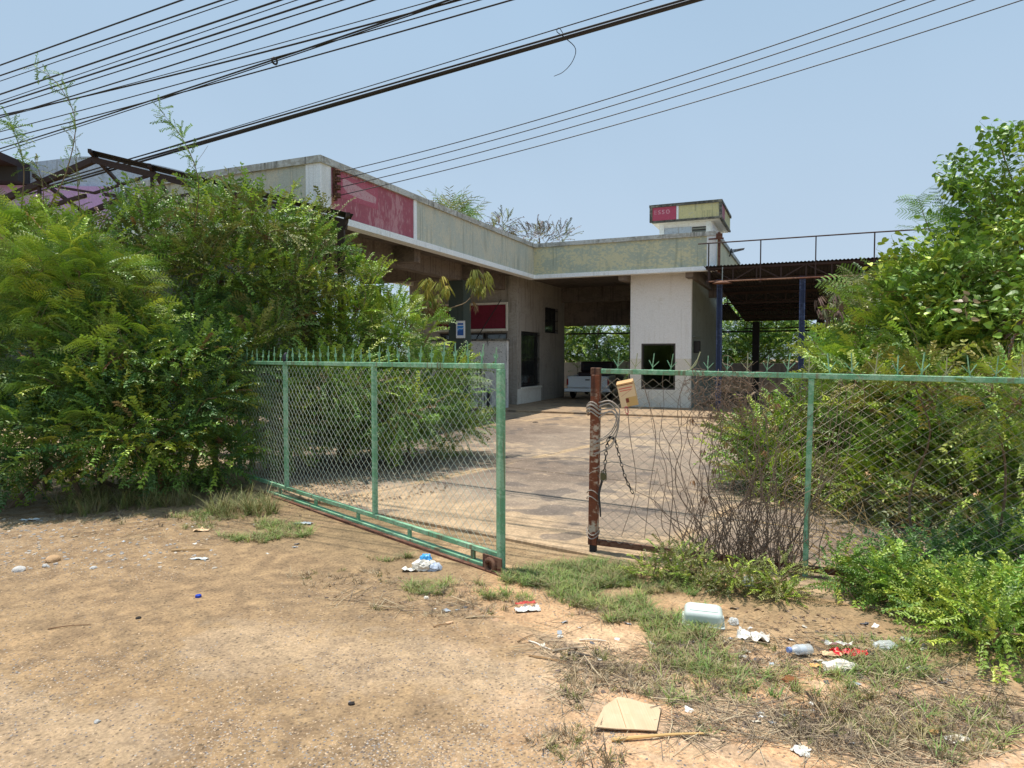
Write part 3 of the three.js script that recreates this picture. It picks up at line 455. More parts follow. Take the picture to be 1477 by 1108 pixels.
function bush(name, label, cat, stems, blobs, o = {}) {
  const q = rng(o.seed ?? 1), base = stems[0].clone().setY(0), g = thing(name, label, cat, base, 0, o.group), nodes = [], fo = new Foliage(), wood = new MB();
  const add = (p, r) => nodes.push({ p, r });
  stems.forEach((s, i) => { const c = blobs[i % blobs.length].c.clone().add(V(0.2 * (q() - 0.5), 0, 0.2 * (q() - 0.5))), a = V(s.x, -0.05, s.z), m1 = a.clone().lerp(c, 0.35).add(V(0.25 * (q() - 0.5), 0.1, 0.25 * (q() - 0.5))), m2 = a.clone().lerp(c, 0.7).add(V(0.25 * (q() - 0.5), 0.1, 0.25 * (q() - 0.5)));
    const ps = curve([a, m1, m2, c], 12), R = o.stem ?? 0.03; part(o.stem >= 0.06 ? 'trunk' : 'stem', new MB().tube(ps.map((p) => p.clone().sub(base)), R, R * 0.35, 6).geo(), M.bark, g); ps.forEach((p, k) => k > 3 && add(p, R * (1 - k / 18))); });
  const cl = []; for (const b of blobs) for (let i = 0; i < b.n; i++) { const d = rv(q), t = Math.pow(q(), b.pow ?? 0.42); const p = b.c.clone().add(V(d.x * b.r.x * t, d.y * b.r.y * t, d.z * b.r.z * t)); if (p.y < (o.floor ?? 0.08)) p.y = (o.floor ?? 0.08) + 0.2 * q(); cl.push({ p, b, d }); }
  cl.sort((a, b) => a.p.distanceTo(base) - b.p.distanceTo(base));
  for (const { p, b, d } of cl) {
    let best = null, bd = 1e9; for (const n of nodes) { const k = n.p.distanceTo(p) + Math.max(0, n.p.y - p.y) * 0.8; if (k < bd) { bd = k; best = n; } }
    const mid = best.p.clone().lerp(p, 0.5).add(V(0.1 * (q() - 0.5), 0.06 * q() - 0.02 + 0.08 * bd, 0.1 * (q() - 0.5))), ps = curve([best.p, mid, p], 5);
    wood.tube(ps.map((v) => v.clone().sub(base)), Math.min(best.r, 0.012), 0.003, 4); add(ps[3], 0.008); add(p.clone(), 0.006);
    if (o.group === LG && q() < 0.3) { const e = d.clone().add(V(0, 0.5, 0)).add(rv(q).multiplyScalar(0.5)).normalize().multiplyScalar(0.2 + 0.3 * q()); wood.tube([p, p.clone().addScaledVector(e, 0.5).add(rv(q).multiplyScalar(0.03)), p.clone().add(e)].map((v) => v.clone().sub(base)), 0.0035, 0.0012, 4); }
    const kinds = b.kinds ?? o.kinds ?? { pair: 1 }, pals = b.pals ?? o.pals ?? ['mid'], pal = pals[Math.floor(q() * pals.length)], sc = (b.scale ?? o.scale ?? 1), per = b.per ?? o.per ?? 11, cr = b.cr ?? o.cr ?? 0.2;
    let r = q(), kind = 'pair'; for (const [k, w] of Object.entries(kinds)) { kind = k; if ((r -= w) <= 0) break; }
    const out = d.clone().multiplyScalar(0.7).add(V(0, 0.35, 0));
    for (let i = 0; i < per; i++) { const off = rv(q).multiplyScalar(cr * Math.sqrt(q())); off.y *= 0.5; const pp = p.clone().add(off); if (pp.y < 0.03) pp.y = 0.03 + 0.1 * q(); const dir = out.clone().addScaledVector(off.normalize(), 0.6).add(rv(q).multiplyScalar(0.5)); const pl = q() < 0.12 ? pals[Math.floor(q() * pals.length)] : (o.group === LG && q() < 0.025 ? 'dry' : pal); fo.add(kind, q, pp.sub(base), dir, sc * (0.7 + 0.55 * q()), pl); }
  }
  for (const sh of o.shoots ?? []) { // long whips standing out of the crown
    const ps = curve(sh.pts, 16); wood.tube(ps.map((p) => p.clone().sub(base)), sh.r ?? 0.008, 0.002, 5);
    for (let i = sh.from ?? 4; i <= 16; i++) for (let k = 0; k < (sh.per ?? 2); k++) { const t = ps[Math.min(16, i + 1)].clone().sub(ps[i - 1]).normalize(); fo.add(sh.kind ?? 'pair', q, ps[i].clone().addScaledVector(t, 0.05 * (q() - 0.5)).sub(base), t.multiplyScalar(0.5).add(rv(q).multiplyScalar(0.8)), (sh.scale ?? 0.8) * (0.6 + 0.6 * q()), sh.pal ?? 'olive'); } }
  for (const c of o.drops ?? []) for (let i = 0; i < (c.n ?? 8); i++) fo.add('droop', q, c.p.clone().add(rv(q).multiplyScalar(c.r ?? 0.12)).sub(base), V(0.2 * (q() - 0.5), 1, 0.2 * (q() - 0.5)), c.s ?? 1, c.pal ?? 'dry');
  part('branches', wood.geo(), M.twig, g, 'stuff'); fo.build(g);
  return g;
}
// left thicket
bush('fern_shrub', 'feathery bright green shrub at the left edge of the picture', 'shrub', [V(-5.6, 0, -8.1), V(-6.3, 0, -8.4), V(-5.0, 0, -8.2)],
  [blob(30, 385, 8.2, 110, 75, 0.9, 105, { pals: ['fresh', 'mid', 'fresh'] }), blob(-120, 440, 8.4, 110, 90, 1.0, 50), blob(110, 420, 7.7, 90, 85, 0.7, 90, { pals: ['mid', 'fresh', 'fresh'] }), blob(30, 520, 7.6, 100, 70, 0.7, 50, { pals: ['mid', 'deep'] })],
  { seed: 3, kinds: { fern: 0.85, pair: 0.15 }, pals: ['mid', 'fresh'], per: 12, cr: 0.2, scale: 1.0, stem: 0.035, group: LG,
    shoots: [{ pts: [dp(70, 300, 8.0), dp(95, 250, 8.0), dp(108, 170, 8.0), dp(80, 118, 8.0), dp(52, 96, 8.0)], per: 4, from: 2, scale: 0.5, pal: 'mid' }, { pts: [dp(30, 310, 8.0), dp(34, 240, 8), dp(22, 195, 8), dp(12, 176, 8)], per: 5, from: 5, scale: 0.55, pal: 'mid' }, { pts: [dp(60, 330, 8.0), dp(62, 270, 8), dp(50, 230, 8)], per: 2, scale: 0.5 }] });
bush('leafy_shrub', 'dense dark green shrub low on the left beside the gravel', 'shrub', [V(-4.7, 0, -7.4), V(-5.4, 0, -7.2), V(-4.2, 0, -7.8)],
  [blob(40, 640, 7.2, 105, 60, 0.6, 75), blob(180, 610, 7.5, 95, 75, 0.6, 85), blob(-110, 630, 7.2, 90, 70, 0.6, 30), blob(265, 570, 7.9, 75, 85, 0.6, 65, { pals: ['mid', 'deep', 'fresh'] }), blob(190, 510, 7.8, 110, 60, 0.7, 65, { pals: ['mid', 'deep', 'fresh'] }), blob(280, 650, 8.0, 60, 40, 0.4, 26), blob(110, 560, 7.4, 70, 50, 0.5, 35, { pals: ['mid', 'fresh'] })],
  { seed: 7, kinds: { pair: 0.85, fern: 0.15 }, pals: ['mid', 'fresh', 'deep'], per: 11, cr: 0.19, scale: 1.05, group: LG });
bush('tall_shrub', 'tall twiggy shrub reaching up to the rusty truss', 'shrub', [V(-3.9, 0, -8.9), V(-3.6, 0, -9.3), V(-4.4, 0, -9.2), V(-3.2, 0, -9.6)],
  [blob(290, 390, 9.0, 110, 90, 0.8, 95), blob(390, 410, 9.6, 95, 105, 0.8, 100), blob(345, 325, 9.2, 110, 42, 0.7, 46), blob(450, 380, 10.0, 55, 80, 0.7, 46), blob(300, 510, 8.8, 90, 75, 0.7, 55, { pals: ['mid', 'deep'] }), blob(205, 345, 8.8, 75, 48, 0.6, 40)],
  { seed: 11, kinds: { pair: 0.9, fern: 0.1 }, pals: ['mid', 'fresh', 'mid', 'olive'], per: 10, cr: 0.19, scale: 1.0, stem: 0.045, group: LG,
    shoots: [{ pts: [dp(280, 330, 8.6), dp(286, 260, 8.4), dp(266, 205, 8.3), dp(232, 160, 8.2)], per: 5, from: 3, scale: 0.55, pal: 'mid' }, { pts: [dp(120, 340, 8.5), dp(112, 270, 8.5), dp(108, 190, 8.5)], per: 2, scale: 0.45 }, { pts: [dp(345, 330, 9.2), dp(352, 280, 9.2), dp(350, 246, 9.2)], per: 1, scale: 0.5 }, { pts: [dp(440, 400, 9.8), dp(456, 350, 9.8), dp(462, 290, 9.8)], per: 0, r: 0.006 }, { pts: [dp(250, 420, 9), dp(245, 300, 9), dp(300, 210, 9)], per: 0, r: 0.004 }, { pts: [dp(400, 380, 9.5), dp(410, 300, 9.5), dp(425, 265, 9.5)], per: 2, scale: 0.6, pal: 'fresh' }, { pts: [dp(330, 360, 9.2), dp(322, 300, 9.2), dp(330, 270, 9.2)], per: 2, scale: 0.6, pal: 'mid' }, { pts: [dp(180, 380, 8.8), dp(170, 310, 8.8), dp(190, 265, 8.8)], per: 2, scale: 0.6, pal: 'mid' }] });
bush('yard_shrub', 'rounded light green shrub inside the yard behind the left gate', 'shrub', [V(-2.6, 0, -10.4), V(-2.0, 0, -10.6), V(-1.6, 0, -10.2), V(-3.2, 0, -10.2)],
  [blob(500, 470, 10.4, 80, 85, 0.8, 90, { pals: ['mid', 'fresh', 'fresh'] }), blob(560, 485, 10.6, 70, 60, 0.8, 80, { pals: ['fresh', 'mid', 'fresh'] }), blob(600, 570, 10.2, 90, 75, 0.8, 100), blob(450, 570, 10.0, 90, 80, 0.7, 90, { pals: ['mid', 'deep', 'olive'] }), blob(660, 610, 10.6, 35, 35, 0.4, 22), blob(520, 600, 10.0, 100, 50, 0.7, 70), blob(470, 550, 9.0, 90, 40, 0.5, 40), blob(560, 590, 9.2, 70, 36, 0.5, 30)],
  { seed: 13, kinds: { pair: 0.8, fern: 0.2 }, pals: ['fresh', 'mid', 'mid'], per: 11, cr: 0.2, scale: 0.9, group: LG,
    shoots: [{ pts: [dp(590, 540, 10.4), dp(622, 478, 10.5), dp(646, 447, 10.6), dp(672, 436, 10.7), dp(688, 415, 10.8)], per: 0, r: 0.018 }, { pts: [dp(560, 520, 10.4), dp(600, 450, 10.5), dp(585, 420, 10.5)], per: 1, kind: 'fern', pal: 'fresh', scale: 0.8, r: 0.012 }],
    drops: [{ p: dp(628, 414, 10.6), n: 22, r: 0.18, pal: 'yellow', s: 1.2 }, { p: dp(624, 440, 10.6), n: 10, r: 0.12, pal: 'dry', s: 1.1 }, { p: dp(692, 402, 10.8), n: 16, r: 0.16, pal: 'yellow', s: 1.2 }, { p: dp(685, 435, 10.8), n: 2, r: 0.06, pal: 'dry' }] });
bush('gate_shrub', 'small yellowish shrub pressing on the left end of the green gate', 'shrub', [V(-3.3, 0, -9.0), V(-2.9, 0, -9.1)], [blob(395, 600, 9.0, 45, 60, 0.4, 40), blob(360, 520, 8.8, 50, 70, 0.5, 55)], { seed: 17, kinds: { pair: 1 }, pals: ['fresh', 'olive', 'mid'], per: 10, cr: 0.18, group: LG });
// right thicket
bush('vine_tree', 'tree smothered in broad-leaved vine at the right edge', 'tree', [V(5.2, 0, -6.9), V(5.6, 0, -7.1)],
  [blob(1450, 345, 7.0, 60, 70, 0.7, 62), blob(1395, 420, 6.8, 80, 55, 0.7, 70), blob(1480, 255, 7.0, 40, 45, 0.5, 24), blob(1570, 330, 7.2, 95, 120, 0.8, 50), blob(1440, 480, 6.6, 75, 65, 0.7, 52), blob(1350, 395, 7.0, 45, 26, 0.5, 22)],
  { seed: 23, kinds: { broad: 0.85, fern: 0.15 }, pals: ['mid', 'fresh', 'fresh', 'mid'], per: 6, cr: 0.22, scale: 0.85, stem: 0.07, group: LG,
    shoots: [{ pts: [dp(1440, 300, 7), dp(1410, 245, 7), dp(1388, 238, 7)], per: 2, kind: 'broad', pal: 'mid', from: 2 }, { pts: [dp(1460, 260, 7), dp(1445, 205, 7), dp(1460, 188, 7)], per: 2, kind: 'broad', pal: 'mid', from: 2 }, { pts: [dp(1380, 400, 7), dp(1340, 330, 7), dp(1325, 285, 7)], per: 2, kind: 'fern', pal: 'mid', from: 6, scale: 0.9 }, { pts: [dp(1400, 380, 7), dp(1370, 330, 7), dp(1372, 305, 7)], per: 2, kind: 'fern', pal: 'deep', from: 5, scale: 0.9 }, { pts: [dp(1420, 340, 7), dp(1395, 290, 7), dp(1385, 280, 7)], per: 2, kind: 'broad', pal: 'mid', from: 3 }] });
bush('fern_shrub', 'bright feathery shrub in front of the open shed', 'shrub', [V(4.3, 0, -7.6), V(3.8, 0, -7.4), V(4.8, 0, -7.4)],
  [blob(1290, 480, 7.6, 65, 55, 0.7, 60), blob(1235, 540, 7.4, 50, 40, 0.6, 40, { pals: ['fresh', 'fresh', 'mid'] }), blob(1350, 520, 7.0, 90, 60, 0.7, 75), blob(1280, 420, 7.8, 45, 26, 0.5, 22, { pals: ['mid', 'olive'] }), blob(1330, 590, 6.8, 100, 45, 0.6, 60, { kinds: { pair: 1 }, pals: ['mid', 'fresh', 'yellow'] })],
  { seed: 29, kinds: { fern: 0.7, pair: 0.3 }, pals: ['fresh', 'fresh', 'mid'], per: 9, cr: 0.2, scale: 1.1, group: LG,
    shoots: [{ pts: [dp(1250, 520, 7.4), dp(1220, 455, 7.4), dp(1195, 428, 7.4)], per: 0, r: 0.008 }],
    drops: [{ p: dp(1195, 440, 7.4), n: 14, r: 0.14, pal: 'dusk', s: 0.8 }, { p: dp(1215, 500, 7.4), n: 12, r: 0.14, pal: 'dusk', s: 0.8 }, { p: dp(1300, 505, 6.9), n: 10, r: 0.12, pal: 'dry', s: 0.8 }, { p: dp(1240, 470, 7.4), n: 8, r: 0.1, pal: 'dry', s: 0.8 }, { p: dp(1355, 640, 6.3), n: 6, r: 0.06, pal: 'dry', s: 1 }] });
bush('leafy_shrub', 'dark leafy shrub behind the right gate below the vine tree', 'shrub', [V(4.2, 0, -6.2), V(4.6, 0, -6.0)],
  [blob(1400, 610, 6.4, 85, 50, 0.6, 70), blob(1300, 640, 6.6, 70, 40, 0.5, 45, { pals: ['mid', 'fresh'] }), blob(1465, 660, 5.9, 55, 70, 0.5, 50), blob(1570, 600, 6.2, 80, 120, 0.7, 40), blob(1400, 715, 5.9, 80, 36, 0.4, 40, { pals: ['fresh', 'mid', 'olive'] }), blob(1260, 700, 6.6, 60, 26, 0.4, 22, { pals: ['fresh', 'olive'] })],
  { seed: 31, kinds: { pair: 0.8, fern: 0.2 }, pals: ['mid', 'fresh', 'fresh'], per: 11, cr: 0.18, scale: 0.9, group: LG });
bush('overhanging_shrub', 'light green leaves spilling over the top rail of the right gate', 'shrub', [V(3.0, 0, -4.95), V(3.35, 0, -4.8)],
  [blob(1330, 555, 4.85, 60, 26, 0.16, 22), blob(1440, 575, 4.6, 45, 36, 0.18, 24), blob(1230, 545, 5.2, 30, 18, 0.14, 8)], { seed: 39, kinds: { pair: 0.7, fern: 0.3 }, pals: ['fresh', 'mid', 'yellow'], per: 6, cr: 0.12, scale: 0.8, stem: 0.012, group: LG });
bush('yard_shrub', 'low light green weeds behind the tangled part of the right gate', 'shrub', [V(2.6, 0, -8.0), V(3.2, 0, -8.2), V(2.9, 0, -7.6)],
  [blob(1110, 640, 8.0, 60, 36, 0.5, 50), blob(1180, 620, 8.2, 60, 50, 0.6, 60), blob(1130, 690, 7.5, 60, 28, 0.5, 40), blob(1220, 660, 7.8, 60, 40, 0.5, 45)], { seed: 37, kinds: { pair: 0.8, fern: 0.2 }, pals: ['fresh', 'mid', 'yellow'], per: 9, cr: 0.2, stem: 0.015, group: LG });
bush('low_shrub', 'low bright green weed clump on the verge by the red packet', 'shrub', [V(2.0, 0, -4.2), V(2.3, 0, -4.1)], [blob(1265, 886, 4.3, 48, 18, 0.18, 30), blob(1335, 872, 4.5, 50, 22, 0.2, 34, { pals: ['deep', 'mid'] }), blob(1205, 872, 4.5, 26, 10, 0.12, 8), blob(1300, 900, 4.2, 40, 20, 0.2, 18)], { seed: 41, kinds: { pair: 1 }, pals: ['fresh', 'mid', 'mid'], per: 8, cr: 0.12, scale: 0.55, stem: 0.01, group: 'weeds on the verge' });
bush('low_shrub', 'leafy green weeds at the lower right edge of the picture', 'shrub', [V(2.55, 0, -3.6), V(2.8, 0, -3.5)], [blob(1400, 945, 3.75, 60, 40, 0.25, 50), blob(1460, 900, 3.8, 60, 60, 0.3, 60, { pals: ['fresh', 'mid'] }), blob(1430, 1000, 3.45, 35, 22, 0.15, 16), blob(1540, 930, 3.7, 60, 70, 0.3, 30)], { seed: 43, kinds: { pair: 1 }, pals: ['mid', 'fresh', 'fresh'], per: 7, cr: 0.12, scale: 0.55, stem: 0.01, group: 'weeds on the verge' });
bush('low_shrub', 'dark green leafy weeds under the right gate at the picture edge', 'shrub', [V(2.9, 0, -4.6), V(3.3, 0, -4.5)], [blob(1400, 840, 4.6, 80, 26, 0.25, 44), blob(1465, 800, 4.6, 40, 40, 0.25, 30)], { seed: 47, kinds: { pair: 1 }, pals: ['mid', 'deep', 'fresh'], per: 7, cr: 0.14, scale: 0.65, stem: 0.01, group: 'weeds on the verge' });
bush('creeping_weed', 'olive mat of creeping weeds along the foot of the right gate', 'weed', [V(1.2, 0, -4.6), V(1.6, 0, -4.5), V(0.9, 0, -4.9)], [blob(960, 856, 4.75, 60, 5, 0.12, 26), blob(1050, 884, 4.5, 55, 9, 0.15, 36), blob(1120, 908, 4.35, 36, 9, 0.13, 26), blob(1000, 870, 4.6, 45, 6, 0.14, 24)], { seed: 53, kinds: { pair: 1 }, pals: ['olive', 'olive', 'fresh'], per: 8, cr: 0.08, scale: 0.34, stem: 0.006, floor: 0.03, group: 'weeds on the verge' });
// trees behind the buildings
const BG = 'trees behind the station';
const far = (name, label, x, z, h, w, o) => bush(name, label, 'tree', [V(x, 0, z), V(x + 0.5, 0, z - 0.3)], [{ c: V(x, h * 0.62, z), r: V(w, h * 0.38, w * 0.6), n: 90 }, { c: V(x + w * 0.7, h * 0.4, z + 0.5), r: V(w * 0.7, h * 0.35, w * 0.5), n: 60 }, { c: V(x - w * 0.6, h * 0.38, z - 0.4), r: V(w * 0.7, h * 0.34, w * 0.5), n: 60 }], { kinds: { pair: 1 }, pals: ['mid', 'fresh', 'deep'], per: 9, cr: 0.5, scale: 2.6, stem: 0.12, group: BG, ...o });
bush('hedge', 'dark overgrown hedge seen low through the bay behind the pickup', 'hedge', [bw(0.5, 0, -13.6), bw(2.4, 0, -13.8), bw(-1.4, 0, -13.6)], [{ c: bw(0.5, 0.9, -13.6), r: V(1.6, 0.8, 0.5), n: 60 }, { c: bw(2.6, 0.9, -13.8), r: V(1.4, 0.8, 0.5), n: 50 }, { c: bw(-1.6, 0.9, -13.7), r: V(1.4, 0.8, 0.5), n: 40 }], { seed: 73, kinds: { pair: 1 }, pals: ['deep', 'mid'], per: 9, cr: 0.4, scale: 1.8, stem: 0.03, group: BG });
far('background_tree', 'leafy tree seen through the dark bay left of the white wall', 4.6, -36, 5.0, 3.0, { seed: 61 });
far('background_tree', 'leafy tree seen through the open shed beside the dark posts', 10.8, -34, 4.6, 2.6, { seed: 62 });
far('background_tree', 'loose tree seen at the back of the shed near the blue post', 15.0, -33, 4.8, 3.2, { seed: 63, per: 6 });
far('background_tree', 'tree showing behind the bright shrub at the shed right end', 20.0, -31, 5.2, 3.4, { seed: 64 });
far('background_tree', 'tree standing behind the pickup in the bay', 0.8, -38, 4.6, 3.2, { seed: 65 });
bush('bamboo_clump', 'green bamboo-like foliage above the left roof edge', 'tree', [V(-2.2, 0, -26), V(-1.8, 0, -26.4)], [blob(655, 316, 26, 34, 10, 1.2, 26), blob(625, 303, 26, 14, 6, 0.8, 7)], { seed: 67, kinds: { blade: 1 }, pals: ['mid', 'olive'], per: 7, cr: 0.4, scale: 1.25, stem: 0.08, group: BG });
bush('dry_tree', 'sparse tree with brown dry leaves above the roof corner', 'tree', [V(1.0, 0, -30), V(0.6, 0, -30)], [blob(715, 342, 30, 26, 16, 1.2, 22), blob(780, 344, 30, 40, 16, 1.2, 34), blob(727, 326, 30, 10, 10, 0.6, 8)], { seed: 71, kinds: { pair: 1 }, pals: ['dusk', 'olive', 'dusk'], per: 7, cr: 0.4, scale: 1.4, stem: 0.08, group: BG });

// ---------- grass, litter, gravel ----------
function tuftGeo(seed, n, h, wid, lean, curl) { const q = rng(seed), mb = new MB(); for (let i = 0; i < n; i++) { const a = q() * 6.283, d = V(Math.cos(a), 0, Math.sin(a)), s = V(-d.z, 0, d.x), l = h * (0.5 + 0.7 * q()), le = lean * (0.3 + q()), w = wid * (0.7 + 0.6 * q()), o = V(0.04 * (q() - 0.5), 0, 0.04 * (q() - 0.5));
  const P = (t) => o.clone().addScaledVector(d, le * l * (t + curl * t * t)).add(V(0, l * (t - 0.5 * curl * le * t * t), 0)); const pts = [0, 0.4, 0.75, 1].map(P), ws = [w, w * 0.9, w * 0.6, 0];
  for (let k = 0; k < 3; k++) { const A = pts[k].clone().addScaledVector(s, ws[k] / 2), B = pts[k].clone().addScaledVector(s, -ws[k] / 2), C = pts[k + 1].clone().addScaledVector(s, -ws[k + 1] / 2), D = pts[k + 1].clone().addScaledVector(s, ws[k + 1] / 2); if (k < 2) mb.quad(A, B, C, D); else mb.tri(A, B, pts[3]); } } return mb.geo(); }
function scatter(name, label, cat, geos, mat, pts, pal, sc, seed, flat = 0) { // pts: [world position]
  const q = rng(seed), g = new THREE.Group(); g.name = numbered(name); g.userData = { kind: 'stuff', label, category: cat }; scene.add(g);
  const l = geos.map(() => []); pts.forEach((p) => l[Math.floor(q() * geos.length)].push(p));
  geos.forEach((geo, k) => { if (!l[k].length) return; const m = new THREE.InstancedMesh(geo, mat, l[k].length); m.name = name.split('_')[0] + '_tuft'; m.castShadow = m.receiveShadow = true; m.userData.kind = 'stuff';
    l[k].forEach((p, i) => { QT.setFromEuler(new THREE.Euler(flat * (q() - 0.5), q() * 6.283, flat * (q() - 0.5))); const s = sc[0] + (sc[1] - sc[0]) * q(); MX.compose(p, QT, V(s, s, s)); m.setMatrixAt(i, MX); const c = pal[Math.floor(q() * pal.length)], v = 0.75 + 0.5 * q(); m.setColorAt(i, CL.setRGB(c[0] * v, c[1] * v, c[2] * v)); }); g.add(m); });
  return g;
}
function patch(list, seed) { // list of [px, py, rx, ry, n] patches on the ground, ragged by noise
  const q = rng(seed), out = []; for (const [px, py, rx, ry, n] of list) for (let i = 0; i < n; i++) { const a = q() * 6.283, r = Math.sqrt(q()); const x = px + rx * r * Math.cos(a), y = Math.max(560, py + ry * r * Math.sin(a)); const p = gp(x, y); if (Math.hypot(p.x - 0.5, p.z + 2.95) < 0.2) continue; if (vn(p.x * 3.1 + 40, p.z * 3.1, seed) < 0.34) continue; p.y = gh(p.x, p.z) - 0.004; out.push(p); } return out; }
const GREENG = [[0.15, 0.26, 0.045], [0.21, 0.31, 0.05], [0.28, 0.31, 0.07]], DRYG = [[0.42, 0.32, 0.19], [0.28, 0.21, 0.13], [0.52, 0.42, 0.27], [0.20, 0.15, 0.11]], MIXG = [...GREENG, [0.26, 0.22, 0.08], [0.33, 0.27, 0.12]];
const tShort = [1, 2, 3].map((k) => tuftGeo(600 + k, 12, 0.055, 0.005, 0.8, 0.6)), tMid = [1, 2, 3].map((k) => tuftGeo(610 + k, 14, 0.085, 0.0045, 0.8, 0.9)), tTall = [1, 2].map((k) => tuftGeo(620 + k, 16, 0.30, 0.006, 0.5, 0.9));
scatter('green_grass', 'short green grass along the foot of the gates', 'grass', [...tMid, ...tShort], GRASS, patch([[830, 835, 90, 20, 900], [900, 860, 110, 26, 700], [760, 838, 40, 12, 160], [960, 905, 90, 26, 360], [1050, 945, 110, 32, 200], [640, 850, 60, 12, 120], [560, 800, 40, 10, 80], [700, 868, 70, 12, 110], [1180, 985, 120, 36, 80], [380, 768, 70, 16, 420], [300, 755, 60, 14, 180], [1250, 960, 80, 26, 80], [1100, 920, 60, 14, 160], [1330, 960, 60, 30, 80], [1080, 1030, 200, 50, 60], [980, 985, 90, 30, 50], [1350, 1060, 100, 40, 40]], 3), MIXG, [0.45, 1.05], 5);
scatter('verge_grass', 'yellowing grass tufts beside the left thicket', 'grass', tTall, GRASS, patch([[200, 720, 90, 18, 150], [300, 715, 70, 18, 140], [120, 735, 60, 12, 50], [350, 740, 50, 14, 90]], 7), [[0.24, 0.24, 0.07], [0.34, 0.29, 0.12], [0.17, 0.21, 0.05]], [0.45, 0.9], 6);
scatter('dry_grass', 'trampled dry grass on the lower right verge', 'grass', [...tShort], DRY, patch([[1050, 1000, 240, 80, 700], [1280, 1040, 200, 80, 600], [900, 930, 120, 50, 200], [640, 870, 120, 24, 120], [500, 830, 90, 22, 90], [900, 1080, 140, 40, 160], [230, 745, 160, 20, 160], [1320, 800, 160, 40, 300]], 9), [...DRYG, [0.25, 0.25, 0.08]], [0.4, 1.0], 7, 1.4);
{ // straw: dead stalks lying crosswise
  const mb = new MB(); mb.tube([V(-0.16, 0.004, 0), V(-0.05, 0.010, 0.006), V(0.06, 0.008, -0.004), V(0.18, 0.004, 0.004)], 0.0018, 0.0008, 3); const straw = mb.geo();
  scatter('straw_litter', 'dead straw stalks scattered over the lower right verge', 'straw', [straw], DRY, patch([[1060, 990, 260, 90, 2000], [1300, 1040, 190, 80, 1200], [900, 930, 140, 50, 500], [1330, 780, 170, 60, 3200], [1230, 830, 80, 30, 400], [640, 865, 160, 26, 260], [250, 765, 180, 22, 260]], 11), DRYG, [0.4, 1.2], 8, 0.25);
  const lm = new MB(); leaf(lm, V(-0.03, 0.004, 0), V(1, 0.1, 0).normalize(), V(0, 1, 0), 0.06, 0.03, 0.3, 0.3);
  scatter('leaf_litter', 'brown fallen leaves under the shrubs and on the verge', 'leaves', [lm.geo()], DRY, [...patch([[520, 700, 140, 30, 900], [450, 720, 90, 30, 400], [1060, 980, 260, 95, 2200], [1320, 1040, 160, 70, 900], [250, 740, 170, 30, 420], [1280, 800, 150, 40, 300], [580, 860, 150, 26, 140]], 12).map((p) => { const y = yard(p.x, p.z)[1]; if (y > -0.5) p.y = 0.052; return p; })], [[0.28, 0.18, 0.10], [0.20, 0.13, 0.08], [0.40, 0.29, 0.18], [0.15, 0.11, 0.09]], [0.25, 0.8], 9, 0.5);
}
{ // leaning straw stalks behind the right gate
  const q = rng(81), g = thing('straw_clump', 'pale dry stalks leaning behind the right gate', 'grass clump', gp(1290, 760)), mb = new MB(), b0 = g.position;
  for (let i = 0; i < 170; i++) { const a = gp(1180 + 290 * q(), 735 + 90 * q()), l = 0.3 + 0.7 * q(), d = V(-0.6 + 1.5 * (q() - 0.5), 0.25 + 0.7 * q() - 0.15, 1.0 * (q() - 0.5)).normalize(), m = a.clone().addScaledVector(d, l * 0.5).add(V(0.03 * (q() - 0.5), 0, 0.03)), e = a.clone().addScaledVector(d, l).add(V(-0.03, -0.08 * l, 0)); if (e.y < 0.02) e.y = 0.02; mb.tube(curve([a.setY(0), m, e], 5).map((p) => p.sub(b0)), 0.003, 0.0012, 3); }
  part('stalks', mb.geo(), std({ color: srgb(206, 178, 124), roughness: 0.9 }), g, 'stuff');
}
